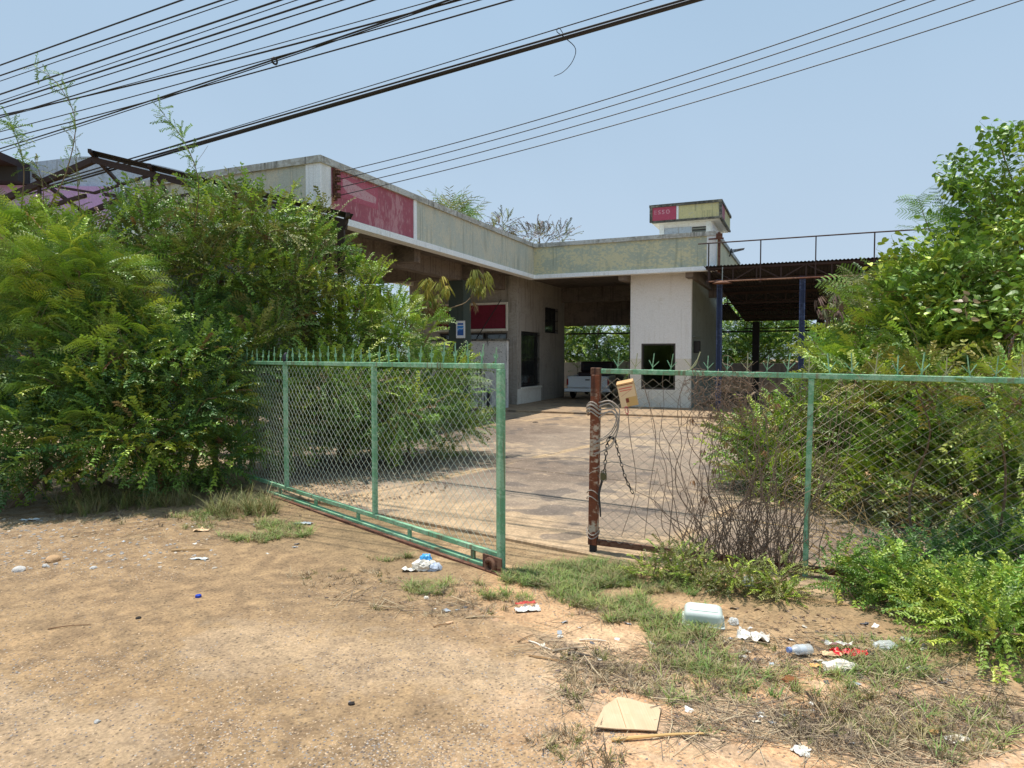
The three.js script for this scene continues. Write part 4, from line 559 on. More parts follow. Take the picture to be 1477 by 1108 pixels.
{ // gravel: loose stones on the dirt
  const stone = (s) => { const g = new THREE.IcosahedronGeometry(1, 1), p = g.attributes.position; for (let i = 0; i < p.count; i++) { const v = V(p.getX(i), p.getY(i), p.getZ(i)), k = 0.75 + 0.5 * vn(v.x * 1.4 + s, v.y * 1.4 + v.z * 1.7, s); p.setXYZ(i, v.x * k * 1.2, v.y * k * 0.65, v.z * k); } g.computeVertexNormals(); return g; };
  const gs = [stone(3), stone(9), stone(15)], q = rng(91), pts = [];
  const put1 = (n, px0, px1, py0, py1, th) => { for (let i = 0; i < n; i++) { const p = gp(lerp(px0, px1, q()), lerp(py0, py1, q())); if (vn(p.x * 2.3, p.z * 2.3, 17) + 0.35 * hsh(i, 3) < th) continue; p.y = gh(p.x, p.z) - 0.0012; pts.push(p); } };
  put1(9000, -60, 900, 940, 1150, 0.7); put1(6000, 250, 900, 1040, 1180, 0.4); put1(4000, -60, 820, 830, 960, 0.75); put1(2600, -40, 300, 745, 830, 0.45); put1(3200, 780, 1540, 930, 1150, 0.55); put1(500, 0, 1400, 1150, 1400, 0.3); put1(6000, -60, 900, 960, 1150, 0.25); put1(4000, -60, 880, 830, 980, 0.3); put1(3500, -60, 320, 742, 840, 0.3);
  const PG = [[0.44, 0.31, 0.20], [0.24, 0.18, 0.13], [0.48, 0.35, 0.23], [0.12, 0.10, 0.09], [0.44, 0.31, 0.19], [0.34, 0.30, 0.26], [0.28, 0.21, 0.15], [0.20, 0.18, 0.17], [0.40, 0.30, 0.20]];
  { const ch = []; const q2 = rng(97); for (let i = 0; i < 420; i++) { const a = gp(-20 + 330 * Math.pow(q2(), 1.3), 748 + 75 * q2()); a.y = gh(a.x, a.z); ch.push(a); } scatter('rubble', 'pale stone chips at the left edge of the dirt', 'rubble', gs, std({ roughness: 0.95 }), ch, [[0.38, 0.35, 0.32], [0.30, 0.28, 0.26], [0.30, 0.25, 0.20], [0.42, 0.36, 0.29], [0.40, 0.29, 0.19]], [0.004, 0.016], 14, 0.6); }
  scatter('gravel', 'loose gravel strewn over the dirt lot', 'gravel', gs, std({ roughness: 0.95 }), pts, PG, [0.0012, 0.0056], 13, 0.6);
}

// ---------- gates ----------
function chainLink(x0, x1, y0, y1, w, h, r, zf, seed) { const mb = new MB(), q = rng(seed), n = Math.floor((x1 - x0) / (w / 2)), m = Math.floor((y1 - y0) / (h / 2));
  for (let i = 0; i < n; i++) { const ps = []; for (let j = 0; j <= m; j++) { const x = x0 + (i + ((i + j) % 2)) * w / 2, y = y0 + j * h / 2; ps.push(V(x + 0.008 * (vn(x * 3, y * 3, seed) - 0.5), y + 0.010 * (vn(x * 4, y * 4, seed + 2) - 0.5) - 0.03 * Math.sin((x - x0) * 2.4) * (y - y0) * (y1 - y), zf(x, y) + ((i % 2) ? 0.002 : -0.002))); } mb.tube(ps, r, r, 3); }
  return mb.geo(); }
const gateBox = (x0, x1, y0, y1, z0, z1) => { const g = new RoundedBoxGeometry(x1 - x0, y1 - y0, z1 - z0, 2, 0.005).translate((x0 + x1) / 2, (y0 + y1) / 2, (z0 + z1) / 2), p = g.attributes.position, u = g.attributes.uv; for (let i = 0; i < p.count; i++) u.setXY(i, p.getX(i) * 2.3 + p.getZ(i) * 3, p.getY(i) * 2.3 + p.getZ(i)); return g; };
{ // left gate, slid half open
  const g = thing('sliding_gate', 'long green steel gate of chain link panels, left of the opening', 'gate', V(-0.08, 0.012, -4.95), Math.atan2(0.728, -0.686), 'green yard gates'), L = 4.9;
  part('top_rail', gateBox(-0.02, L, 1.50, 1.54, -0.02, 0.02), M.green, g);
  part('bottom_rail', gateBox(0.023, L, 0.105, 0.145, -0.018, 0.018), M.green, g);
  part('end_post', gateBox(-0.022, 0.022, 0.02, 1.499, -0.026, 0.026), M.green, g);
  part('end_post', gateBox(0.023, 0.034, 0.15, 1.499, -0.02, 0.02), M.green, g);
  for (const x of [1.72, 3.55, 4.86]) part('post', gateBox(x - 0.018, x + 0.018, 0.145, 1.499, -0.022, 0.022), M.green, g);
  for (let i = 0; i < 6; i++) part('rail_spacer', gateBox(0.3 + i * 0.85, 0.34 + i * 0.85, 0.035, 0.10, -0.012, 0.012), M.green, g);
  part('lower_channel', gateBox(0.12, L, 0.005, 0.036, -0.03, 0.03), M.green, g);
  part('chain_link', chainLink(0.06, 4.86, 0.15, 1.5, 0.088, 0.086, 0.0019, (x, y) => 0.03 * Math.sin(x * 1.7) * Math.sin(y * 2.1), 5), std({ color: srgb(196, 208, 192), roughness: 0.6, metalness: 0.1 }), g, 'stuff');
  const wh = part('wheel_box', gateBox(-0.05, 0.16, -0.01, 0.12, -0.045, -0.031), M.rust, g); part('wheel', new THREE.TorusGeometry(0.045, 0.018, 8, 18).translate(0.06, 0.05, -0.055), M.rust, wh);
  const q = rng(12), sp = [0, 1, 2].map((k) => { const m = new MB(), t = 0.03 * (q() - 0.5); m.bar(V(0, 0, 0), V(t * 0.3, 0.08, 0), 0.012, 0.006); m.bar(V(t * 0.3, 0.08, 0), V(t, 0.15, 0), 0.008, 0.005); for (const s of [-1, 1]) { m.bar(V(0, 0.045, 0), V(s * 0.018, 0.065, 0), 0.008, 0.005); m.bar(V(s * 0.018, 0.065, 0), V(s * 0.020, 0.090, 0), 0.006, 0.004); } return m.geo(); });
  for (let i = 0; i < 31; i++) { const s = part('spike', sp[i % 3], M.green, g); s.position.set(0.06 + i * 0.157, 1.538, 0); s.rotation.z = 0.28 * (q() - 0.5); s.rotation.x = 0.2 * (q() - 0.5); s.scale.y = 0.8 + 0.35 * q(); }
  { const v = new MB(); for (let i = 0; i < 16; i++) { const x = 0.5 + 3.2 * q(), y = 0.9 + 0.6 * q(), p = [V(x, y, 0.02)]; for (let k = 0; k < 5; k++) p.push(p[k].clone().add(V(0.12 * (q() - 0.4), 0.12 * (q() - 0.55), 0.03 * (q() - 0.5)))); v.tube(curve(p, 14), 0.003, 0.0015, 4); }
    const d = thing('dead_vine', 'dry reddish vine stems twined on the left gate', 'vine', g.position, g.rotation.y); part('stems', v.geo(), M.twig, d, 'stuff'); }
  { const b = new THREE.IcosahedronGeometry(0.035, 2), p = b.attributes.position; for (let i = 0; i < p.count; i++) { const k = 0.6 + 0.8 * vn(p.getX(i) * 60, p.getY(i) * 60 + p.getZ(i) * 50, 4); p.setXYZ(i, p.getX(i) * k, p.getY(i) * 1.5 * k, p.getZ(i) * k); } b.computeVertexNormals(); b.translate(0, 0.05, 0); solo('plastic_scrap', b, std({ color: srgb(54, 48, 60), roughness: 0.5 }), 'dark plastic scrap tied on top of the left gate', 'scrap', V(3.55, 1.53, 0).applyAxisAngle(up0, g.rotation.y).add(g.position)); }
  const tr = thing('gate_track', 'rusty steel track in the ground under the left gate', 'track', g.position.clone().setY(0), g.rotation.y); part('rail', bx(-0.2, 5.2, 0.004, 0.026, -0.075, -0.035), M.rust, tr);
}
let RG;
{ // right gate
  const g = RG = thing('swing_gate', 'green chain link gate with rusty end post, right of the opening', 'gate', V(0.65, 0, -5.39), Math.atan2(-0.398, 0.917), 'green yard gates'), L = 3.9; g.rotation.z = -0.014;
  part('top_rail', gateBox(0.04, L, 1.47, 1.508, -0.02, 0.02), M.green, g);
  part('rail_end', gateBox(-0.04, 0.039, 1.46, 1.515, -0.03, 0.03), M.rust, g);
  part('bottom_rail', gateBox(0.035, L, 0.10, 0.145, -0.02, 0.02), M.rust, g);
  part('rusty_post', gateBox(-0.036, 0.034, 0.10, 1.46, -0.034, 0.034), M.rustPale, g);
  part('post_foot', gateBox(-0.026, 0.026, -0.06, 0.10, -0.026, 0.026), M.black, g);
  for (const x of [1.56, 3.2]) part('post', gateBox(x - 0.019, x + 0.019, 0.0, 1.469, -0.022, 0.018), M.green, g);
  part('chain_link', chainLink(0.04, 3.85, 0.145, 1.47, 0.092, 0.074, 0.0021, (x, y) => 0.05 * Math.sin(x * 2.1 + 1) * Math.sin(y * 2.1) + 0.02 * Math.sin(x * 6), 8), std({ color: srgb(168, 158, 140), roughness: 0.65, metalness: 0.1 }), g, 'stuff');
  const q = rng(15), mk = (a) => { const m = new MB(); m.bar(V(0, 0, 0), V(a, 0.045, 0), 0.007); m.bar(V(a, 0.045, 0), V(a * 1.5, 0.135, 0), 0.006); m.bar(V(a * 0.4, 0.02, 0), V(-0.042, 0.074, 0), 0.0045); m.bar(V(a * 0.4, 0.02, 0), V(0.042, 0.074, 0), 0.0045); m.bar(V(-0.014, 0.001, 0), V(0.014, 0.001, 0), 0.012, 0.006); return m.geo(); }, sp = [mk(0), mk(0.005), mk(-0.005)], bent = mk(0.04);
  const ml = [M.green, std({ color: srgb(160, 160, 124), roughness: 0.8 }), M.green];
  for (let i = 0; i < 27; i++) { const s = part('spike', i === 4 ? bent : sp[i % 3], ml[i % 3], g); s.position.set(0.17 + i * 0.137, 1.508, 0); s.rotation.z = 0.32 * (q() - 0.5); s.rotation.x = 0.2 * (q() - 0.5); s.rotation.y = 1.0 * (q() - 0.5); s.scale.setScalar(0.85 + 0.3 * q()); }
  const L2W = (x, y, z) => V(x, y, z).applyEuler(g.rotation).add(g.position);
  // rags and wire round the rusty post
  { const w = new MB(); for (const [y, t] of [[1.22, 0.02], [1.20, 0.03], [1.17, 0.03], [1.145, 0.02], [0.52, 0.012], [0.47, 0.014], [0.20, 0.012], [0.17, 0.012], [0.68, 0.006]]) { const p = []; for (let k = 0; k <= 20; k++) { const a = k / 20 * 6.283; p.push(V(0.052 * Math.cos(a), y + 0.02 * Math.sin(a * 2 + y * 9) + 0.02 * k / 20, 0.052 * Math.sin(a))); } w.tube(p, t * 0.32, t * 0.32, 5); }
    for (let i = 0; i < 5; i++) { const y = 1.12 + 0.03 * i; w.tube(curve([V(0.05, y, 0.03), V(0.14 + 0.04 * q(), y + 0.06 * q(), 0.05), V(0.20 + 0.03 * q(), y - 0.05, 0.05), V(0.16, y - 0.16 - 0.08 * q(), 0.05), V(0.02, y - 0.24 - 0.1 * q(), 0.05)], 16), 0.006, 0.004, 5); }
    w.tube(curve([V(0.03, 0.72, 0.05), V(0.16, 0.78, 0.04), V(0.36, 0.74, 0.04), V(0.5, 0.73, 0.03)], 12), 0.004, 0.003, 5);
    const r = thing('rag_binding', 'grey rags and wire wound round the rusty gate post', 'rag', g.position, g.rotation.y); part('strips', w.geo(), std({ color: srgb(164, 154, 144), roughness: 0.95 }), r); }
  // hanging chain with padlock
  { const c = thing('steel_chain', 'dark steel chain hanging in a loop beside the rusty post', 'chain', g.position, g.rotation.y), path = curve([V(0.10, 0.70, 0.03), V(0.115, 0.86, 0.035), V(0.14, 0.965, 0.035), V(0.175, 0.96, 0.035), V(0.215, 0.84, 0.035), V(0.27, 0.66, 0.035), V(0.335, 0.53, 0.035)], 27), lk = new THREE.TorusGeometry(0.011, 0.0032, 6, 12); lk.scale(1, 1.7, 1);
    for (let i = 0; i < 27; i++) { const m = part('link', lk, M.black, c); m.position.copy(path[i]); const t = path[i + 1].clone().sub(path[i]).normalize(); m.quaternion.setFromUnitVectors(up0, t).multiply(new THREE.Quaternion().setFromAxisAngle(up0, i % 2 ? 1.57 : 0.3)); }
    const pl = solo('padlock', merge([new RoundedBoxGeometry(0.05, 0.06, 0.022, 2, 0.006), new THREE.TorusGeometry(0.018, 0.004, 6, 16, Math.PI).translate(0, 0.03, 0)]), std({ color: srgb(96, 92, 64), roughness: 0.5, metalness: 0.5 }), 'old padlock hanging on the dark chain', 'padlock', L2W(0.085, 0.66, 0.04), g.rotation.y);
    const st = thing('black_strap', 'dark strap dangling below the padlock', 'strap', g.position, g.rotation.y); part('strap', new MB().tube(curve([V(0.085, 0.63, 0.045), V(0.06, 0.52, 0.045), V(0.07, 0.42, 0.05), V(0.075, 0.34, 0.05)], 10), 0.010, 0.006, 5).geo(), M.blackish, st); }
  { // flattened packet hung on the mesh
    const cv = document.createElement('canvas'); cv.width = 160; cv.height = 220; const c = cv.getContext('2d'); c.fillStyle = '#e2c49a'; c.fillRect(0, 0, 160, 220); c.fillStyle = '#c9a468'; c.fillRect(60, 140, 100, 80); c.fillStyle = '#d4695c'; c.fillRect(10, 46, 130, 10); c.fillRect(16, 68, 110, 8); c.fillStyle = '#7b3b2c'; c.fillRect(4, 18, 152, 6); c.fillRect(56, 146, 30, 40); c.strokeStyle = '#b9776a'; c.lineWidth = 3; c.beginPath(); c.moveTo(20, 120); c.lineTo(140, 70); c.stroke();
    const t = new THREE.CanvasTexture(cv); t.colorSpace = THREE.SRGBColorSpace; const k = thing('cardboard_packet', 'small tan cardboard packet hung below the right gate rail', 'packet', L2W(0.29, 1.22, 0.05), g.rotation.y); k.rotation.z = 0.22;
    part('box', new RoundedBoxGeometry(0.135, 0.19, 0.03, 2, 0.004).translate(0, 0.10, 0), std({ color: srgb(214, 178, 130), roughness: 0.9 }), k); part('print', new THREE.PlaneGeometry(0.130, 0.185).translate(0, 0.10, 0.0165), std({ map: t, roughness: 0.9 }), k); part('flap', new THREE.BoxGeometry(0.13, 0.004, 0.05).rotateX(0.5).translate(0, 0.198, 0.01), std({ color: srgb(200, 160, 112), roughness: 0.9 }), k);
    part('string', new THREE.TorusGeometry(0.018, 0.003, 6, 14).scale(0.7, 1.6, 1).translate(-0.03, -0.02, 0.015), std({ color: srgb(200, 90, 100) }), k); part('hanger', new MB().tube([V(0.02, 0.19, 0), V(0.04, 0.275, -0.045)], 0.002, 0.002, 4).geo(), M.wireBrown, k); }
  { // dead vine tangle
    const v = new MB(), q = rng(33), d = thing('dead_vine', 'tangle of dry brown vine stems climbing the right gate', 'vine', g.position, g.rotation.y);
    for (let i = 0; i < 140; i++) { let x = 0.70 + 0.80 * Math.pow(q(), 0.8); const p = [V(x, 0.0, 0.10 * (q() - 0.5))], n = 5 + Math.floor(q() * 6), tall = q(); let dx = 0.08 * (q() - 0.5); for (let k = 0; k < n; k++) { dx = 0.6 * dx + 0.17 * (q() - 0.5); p.push(p[k].clone().add(V(dx + 0.06 * (q() - 0.5), (0.06 + 0.13 * q()) * (tall > 0.4 ? 1.35 : 0.66), 0.06 * (q() - 0.5)))); if (p[k + 1].y > 1.5) p[k + 1].y = 1.5 - 0.1 * q(); p[k + 1].z = clamp(p[k + 1].z, -0.10, 0.12); } v.tube(curve(p, n * 3), 0.0034 + 0.003 * q() * q(), 0.0012, 4); }
    for (let i = 0; i < 130; i++) { const c = V(0.75 + 0.42 * q(), 1.12 + 0.36 * q(), 0.03), p = [c]; for (let k = 0; k < 5; k++) p.push(p[k].clone().add(V(0.13 * (q() - 0.5), 0.13 * (q() - 0.56), 0.06 * (q() - 0.5)))); v.tube(curve(p, 14), 0.0026, 0.0012, 3); }
    for (let i = 0; i < 150; i++) { const c = V(0.8 + 0.7 * q(), 0.1 + 0.45 * q(), 0.03), p = [c]; for (let k = 0; k < 4; k++) p.push(p[k].clone().add(V(0.08 * (q() - 0.5), 0.10 * (q() - 0.4), 0.06 * (q() - 0.5)))); v.tube(curve(p, 9), 0.0022, 0.001, 3); }
    for (const [a, b, c, e] of [[0.26, 0.3, 0.35, 0.24], [0.4, 0.5, 0.46, 0.42]]) v.tube(curve([V(a, 1.4, 0.02), V(b, 1.0, 0.03), V(c, 0.6, 0.03), V(e, 0.2, 0.03)], 20), 0.003, 0.002, 4);
    part('stems', v.geo(), std({ color: srgb(134, 114, 98), roughness: 0.95 }), d, 'stuff');
    const fo = new Foliage(); for (let i = 0; i < 16; i++) fo.add('droop', q, V(0.75 + 0.7 * q(), 0.4 + 0.95 * q(), 0.03), V(0, 1, 0), 0.35, 'dry'); fo.build(d); }
}

// ---------- overhead cables ----------
function cable(name, label, a, b, r, sag = 0, group = 'black cables overhead') { const e = a.clone().sub(b), A = a.clone().addScaledVector(e, 0.55), B = b.clone().addScaledVector(e, -0.9), ps = []; for (let i = 0; i <= 40; i++) { const t = i / 40; ps.push(A.clone().lerp(B, t).add(V(0, -sag * 4 * t * (1 - t) + sag * 0.9, 0))); } const g = new MB().tube(ps.map((p) => p.clone().sub(A)), r * 0.85, r * 0.85, 5).geo(); return solo(name, g, M.cable, label, 'cable', A, 0, group); }
{
  const H = 5.0, up = [[94, 262, 0.010, 0], [109, 320, 0.010, 0], [117, 342, 0.006, 0], [136, 404, 0.012, 0], [146, 428, 0.006, 0], [150, 462, 0.012, 0], [157, 494, 0.008, 0], [172, 537, 0.010, 0.12], [172, 626, 0.006, 0.10], [171, 658, 0.012, 0.22], [192, 690, 0.008, 0.10], [217, 645, 0.012, 0.14], [221, 655, 0.008, 0.10], [205, 735, 0.010, 0.16]];
  const words = ['topmost', 'second', 'thin third', 'fourth, thicker', 'thin fifth', 'sixth, thicker', 'seventh', 'eighth', 'thin ninth', 'tenth, thicker', 'eleventh', 'twelfth, thicker', 'thirteenth', 'lowest'];
  up.forEach(([y, x, r, s], i) => cable('overhead_cable', words[i] + ' black cable counting down at the upper left edge', gp(0, y, H), gp(x, 0, H), r, s));
  [[283, 985, 0.014, 'upper thin strand'], [288, 1002, 0.020, 'middle strand'], [292, 1006, 0.022, 'lowest strand']].forEach(([y, x, r, w]) => cable('overhead_cable', w + ' of the thick black bundle crossing the sky', gp(0, y, H), gp(x, 0, H), r));
  cable('overhead_cable', 'thin wire leaving the thick bundle towards the top of the picture', gp(0, 286, H), gp(940, 0, H), 0.007, 0.03);
  { const c = gp(812, 52, H), pt = [c, dp(830, 70, -c.z), dp(826, 88, -c.z), dp(812, 104, -c.z), dp(799, 110, -c.z)]; const p2 = [c, dp(803, 45, -c.z), dp(806, 40, -c.z), dp(813, 50, -c.z)]; solo('loose_wire', new MB().tube(curve(pt, 20).map((p) => p.sub(c)), 0.005, 0.003, 5).tube(curve(p2, 10).map((p) => p.clone().sub(c)), 0.005, 0.004, 5).geo(), M.cable, 'loose wire end dangling from the thick black bundle', 'wire', c); }
  { const c = gp(396, 88, H); solo('cable_tie', new THREE.TorusGeometry(0.035, 0.012, 6, 14).rotateY(1.0), M.cable, 'tie clamping the crossing cables together at upper left', 'cable tie', c); }
  const ends = [[1305, 4.87], [1348, 4.74], [1405, 4.60], [1475, 4.46]];
  ends.forEach(([x, y], i) => { const a = bw(0.13, y, 9.63), b = dp(x, 0, 8.5), e = b.clone().sub(a), ps = []; for (let k = 0; k <= 40; k++) { const t = k / 40 * 1.5; ps.push(a.clone().addScaledVector(e, t).add(V(0, -0.5 * t * (1 - t), 0))); } solo('service_wire', new MB().tube(ps.map((p) => p.clone().sub(a)), 0.0075, 0.0075, 5).geo(), M.cable, ['highest', 'second highest', 'third highest', 'lowest'][i] + ' of four wires running from the roof corner rack', 'wire', a, 0, 'wires to the roof rack'); });
}

// ---------- rubbish on the ground ----------
const onDirt = (px, py, lift = 0) => { const p = gp(px, py); p.y = gh(p.x, p.z) + lift; return p; };
function crumple(w, h, d, seed, det = 4, f = 2.2, amp = 0.55) { const g = new THREE.IcosahedronGeometry(1, det), p = g.attributes.position; for (let i = 0; i < p.count; i++) { const v = V(p.getX(i), p.getY(i), p.getZ(i)), n = Math.abs(fbm(v.x * f + seed, v.y * f + v.z * f * 1.3 + seed * 2, seed, 3) - 0.5) * 2, k = 1 - amp * 0.5 + amp * n; p.setXYZ(i, v.x * k * w, Math.max(-0.35, v.y * k) * h + 0.35 * h, v.z * k * d); } g.computeVertexNormals(); return g; }
function sheet(w, d, seed, amp, n = 14) { const g = new THREE.PlaneGeometry(w, d, n, n); g.rotateX(-Math.PI / 2); const p = g.attributes.position; for (let i = 0; i < p.count; i++) { const x = p.getX(i), z = p.getZ(i); p.setXYZ(i, x + 0.15 * w * (vn(x / w * 3, z / d * 3, seed) - 0.5), 0.006 + amp * Math.pow(Math.abs(fbm(x / w * 3.5 + seed, z / d * 3.5, seed, 3) - 0.45) * 2, 1.2), z + 0.15 * d * (vn(x / w * 3, z / d * 3, seed + 4) - 0.5)); } g.computeVertexNormals(); return g; }
const whitePl = std({ map: paintTex([226, 224, 216], [208, 200, 184], [150, 132, 108], 401, 0.5, 0.55), roughness: 0.4, side: THREE.DoubleSide }), clearPl = new THREE.MeshPhysicalMaterial({ color: srgb(236, 240, 240), roughness: 0.25, transmission: 0.6, thickness: 0, side: THREE.DoubleSide });
{ // cardboard sheet
  const s = new THREE.Shape([[-0.17, -0.10], [-0.075, -0.115], [0.0, -0.12], [0.09, -0.13], [0.16, 0.06], [0.09, 0.09], [0.03, 0.13], [-0.02, 0.145], [-0.10, 0.06]].map((v) => new THREE.Vector2(...v)));
  const g = new THREE.ExtrudeGeometry(s, { depth: 0.005, bevelEnabled: false, steps: 1 }); g.rotateX(-Math.PI / 2);
  const ct = tex(256, 256, 0.5, 0.5, (x, y, i, j) => mul3(mix3([204, 180, 148], [192, 166, 132], fbm(x * 20, y * 20, 5, 3)), 0.95 + 0.06 * hsh(i, 1) + 0.03 * hsh(i, j)));
  const t = thing('cardboard_sheet', 'flat torn piece of brown cardboard on the dirt', 'cardboard', onDirt(907, 1040, 0.014)); t.rotation.set(0.02, 0.04, -0.02); const a = part('sheet', g, std({ map: ct, roughness: 0.95 }), t); part('crease', new MB().tube([V(-0.03, 0.0052, -0.12), V(-0.035, 0.0052, 0.11)], 0.0012, 0.0012, 4).geo(), std({ color: srgb(150, 112, 74) }), t);
}
{ // food box lying upside down
  const t = thing('plastic_tub', 'white translucent plastic food box lying in the grass', 'tub', onDirt(1014, 902, 0.0), -0.25); t.rotation.x = 0.1;
  const pl = new THREE.MeshPhysicalMaterial({ color: srgb(226, 236, 230), roughness: 0.4, transmission: 0.35, thickness: 0 });
  part('body', new RoundedBoxGeometry(0.22, 0.085, 0.15, 4, 0.03).translate(0, 0.05, 0), pl, t); part('rim', new RoundedBoxGeometry(0.245, 0.012, 0.172, 3, 0.005).translate(0, 0.012, 0), pl, t); part('base_ring', new RoundedBoxGeometry(0.16, 0.006, 0.10, 2, 0.003).translate(0, 0.094, 0), pl, t);
}
{ const t = thing('plastic_bag', 'crumpled white and blue plastic bag under the left gate', 'bag', onDirt(612, 822)); part('bag', crumple(0.10, 0.07, 0.07, 3), whitePl, t); part('blue_end', crumple(0.05, 0.05, 0.04, 5).translate(0.01, 0.055, -0.02), std({ color: srgb(70, 160, 220), roughness: 0.4 }), t); part('grey_fold', crumple(0.06, 0.045, 0.05, 8).translate(0.08, 0, 0.02), std({ color: srgb(170, 180, 196), roughness: 0.4 }), t); part('torn_corner', sheet(0.12, 0.07, 6, 0.03).translate(-0.10, 0, 0.03), whitePl, t); }
{ const t = thing('food_wrapper', 'white snack wrapper with red stripe on the dirt edge', 'wrapper', onDirt(760, 884), 0.2); part('foil', sheet(0.16, 0.07, 9, 0.05), whitePl, t); part('red_stripe', sheet(0.13, 0.022, 9, 0.03).translate(-0.005, 0.028, -0.03), std({ color: srgb(206, 92, 80), side: THREE.DoubleSide }), t); }
solo('paper_scrap', sheet(0.17, 0.10, 12, 0.06), whitePl, 'crumpled white paper right of the food box', 'paper', onDirt(1085, 924), -0.5);
{ const b = new THREE.LatheGeometry([[0.001, 0], [0.03, 0], [0.033, 0.01], [0.031, 0.03], [0.033, 0.05], [0.031, 0.08], [0.033, 0.11], [0.026, 0.135], [0.013, 0.155], [0.012, 0.17]].map((v) => new THREE.Vector2(...v)), 20); const t = thing('plastic_bottle', 'crushed clear plastic bottle on the litter', 'bottle', onDirt(1155, 948, 0.03), 0.3); part('bottle', b.rotateZ(1.5).scale(0.75, 0.8, 1).translate(0.06, 0.0, 0), clearPl, t); part('cap', new THREE.CylinderGeometry(0.015, 0.015, 0.018, 14).rotateZ(1.57).translate(-0.075, 0.012, 0), std({ color: srgb(120, 140, 190) }), t); part('label_band', new THREE.CylinderGeometry(0.0255, 0.0255, 0.04, 18, 1, true).rotateZ(1.5).translate(0.0, 0.003, 0), std({ color: srgb(190, 200, 216), side: THREE.DoubleSide }), t); }
{ const t = thing('red_packet', 'torn red and white food packet on the verge', 'packet', onDirt(1225, 950), -0.1); part('red_panel', sheet(0.17, 0.07, 15, 0.05), std({ color: srgb(206, 34, 48), roughness: 0.4, side: THREE.DoubleSide }), t); part('tan_panel', sheet(0.10, 0.05, 16, 0.03).translate(-0.10, 0, 0.012), std({ color: srgb(214, 180, 140), side: THREE.DoubleSide }), t); part('white_edge', sheet(0.14, 0.022, 17, 0.03).translate(-0.04, 0.03, -0.04), whitePl, t); part('black_end', sheet(0.05, 0.05, 18, 0.03).translate(0.10, 0.004, 0), M.black, t); }
solo('paper_scrap', crumple(0.10, 0.035, 0.05, 21), whitePl, 'white crumpled foam below the red packet', 'paper', onDirt(1212, 967));
solo('plastic_scrap', crumple(0.07, 0.03, 0.05, 23), clearPl, 'pale plastic scrap right of the red packet', 'scrap', onDirt(1278, 944));
solo('plastic_scrap', crumple(0.04, 0.07, 0.03, 25), clearPl, 'clear plastic film caught in the weeds under the right gate', 'scrap', onDirt(979, 838));
solo('plastic_scrap', crumple(0.05, 0.05, 0.04, 27), clearPl, 'clear plastic film in the olive weeds near the gate post', 'scrap', onDirt(1080, 866, 0.05));
solo('plastic_scrap', crumple(0.035, 0.03, 0.03, 29), clearPl, 'small clear plastic piece beside the food box', 'scrap', onDirt(1058, 906));
solo('foam_chip', crumple(0.018, 0.014, 0.014, 31), whitePl, 'small white foam chip at the edge of the grass left of the wrapper', 'foam', onDirt(615, 866));
solo('foam_chip', crumple(0.02, 0.012, 0.012, 33), whitePl, 'small white foam chip among the twigs', 'foam', onDirt(808, 922));
solo('paper_scrap', sheet(0.07, 0.05, 35, 0.02), whitePl, 'pale scrap on the dry grass at the bottom right', 'paper', onDirt(1155, 1088), 0.6);
solo('paper_scrap', sheet(0.09, 0.05, 37, 0.02), whitePl, 'white paper lying in the far right dry grass', 'paper', onDirt(1378, 1070), 0.2);
solo('paper_scrap', sheet(0.08, 0.04, 39, 0.02), std({ color: srgb(214, 168, 104), side: THREE.DoubleSide }), 'tan cardboard chip beside the plastic bottle', 'paper', onDirt(1180, 964), -0.3);
solo('paper_scrap', sheet(0.07, 0.04, 41, 0.02), std({ color: srgb(222, 184, 136), side: THREE.DoubleSide }), 'tan paper chip left of the food box', 'paper', onDirt(942, 908), -0.3);
solo('paper_scrap', sheet(0.13, 0.05, 43, 0.02), std({ color: srgb(190, 196, 196), side: THREE.DoubleSide }), 'flat grey scrap at the edge of the dirt near the left grass', 'paper', onDirt(288, 807), -0.1);
solo('paper_scrap', sheet(0.14, 0.06, 45, 0.05), std({ color: srgb(224, 190, 152), side: THREE.DoubleSide }), 'tan curled paper in the grass left of the gate', 'paper', onDirt(290, 768), 0.2);
solo('paper_scrap', sheet(0.16, 0.07, 47, 0.03), std({ color: srgb(190, 198, 200), side: THREE.DoubleSide }), 'grey paper lying below the left gate rail', 'paper', onDirt(438, 757), 0.1);
solo('paper_scrap', sheet(0.16, 0.05, 49, 0.02), std({ color: srgb(200, 206, 206), side: THREE.DoubleSide }), 'grey white scrap on the gravel at far left', 'paper', onDirt(42, 752), 0.1);
{ const cp = thing('bottle_cap', 'blue plastic bottle cap alone on the dirt', 'bottle cap', onDirt(286, 863)); const g = new THREE.LatheGeometry([[0.001, 0.016], [0.017, 0.016], [0.0185, 0.014], [0.019, 0], [0.0175, 0]].map((v) => new THREE.Vector2(...v)), 22); const b = std({ color: srgb(28, 66, 176), roughness: 0.35 }); const sh = part('shell', g, b, cp); const rb = []; for (let i = 0; i < 22; i++) rb.push(new THREE.BoxGeometry(0.0016, 0.012, 0.0016).translate(0.019, 0.006, 0).rotateY(i / 22 * 6.283)); part('ribs', merge(rb), b, cp); }
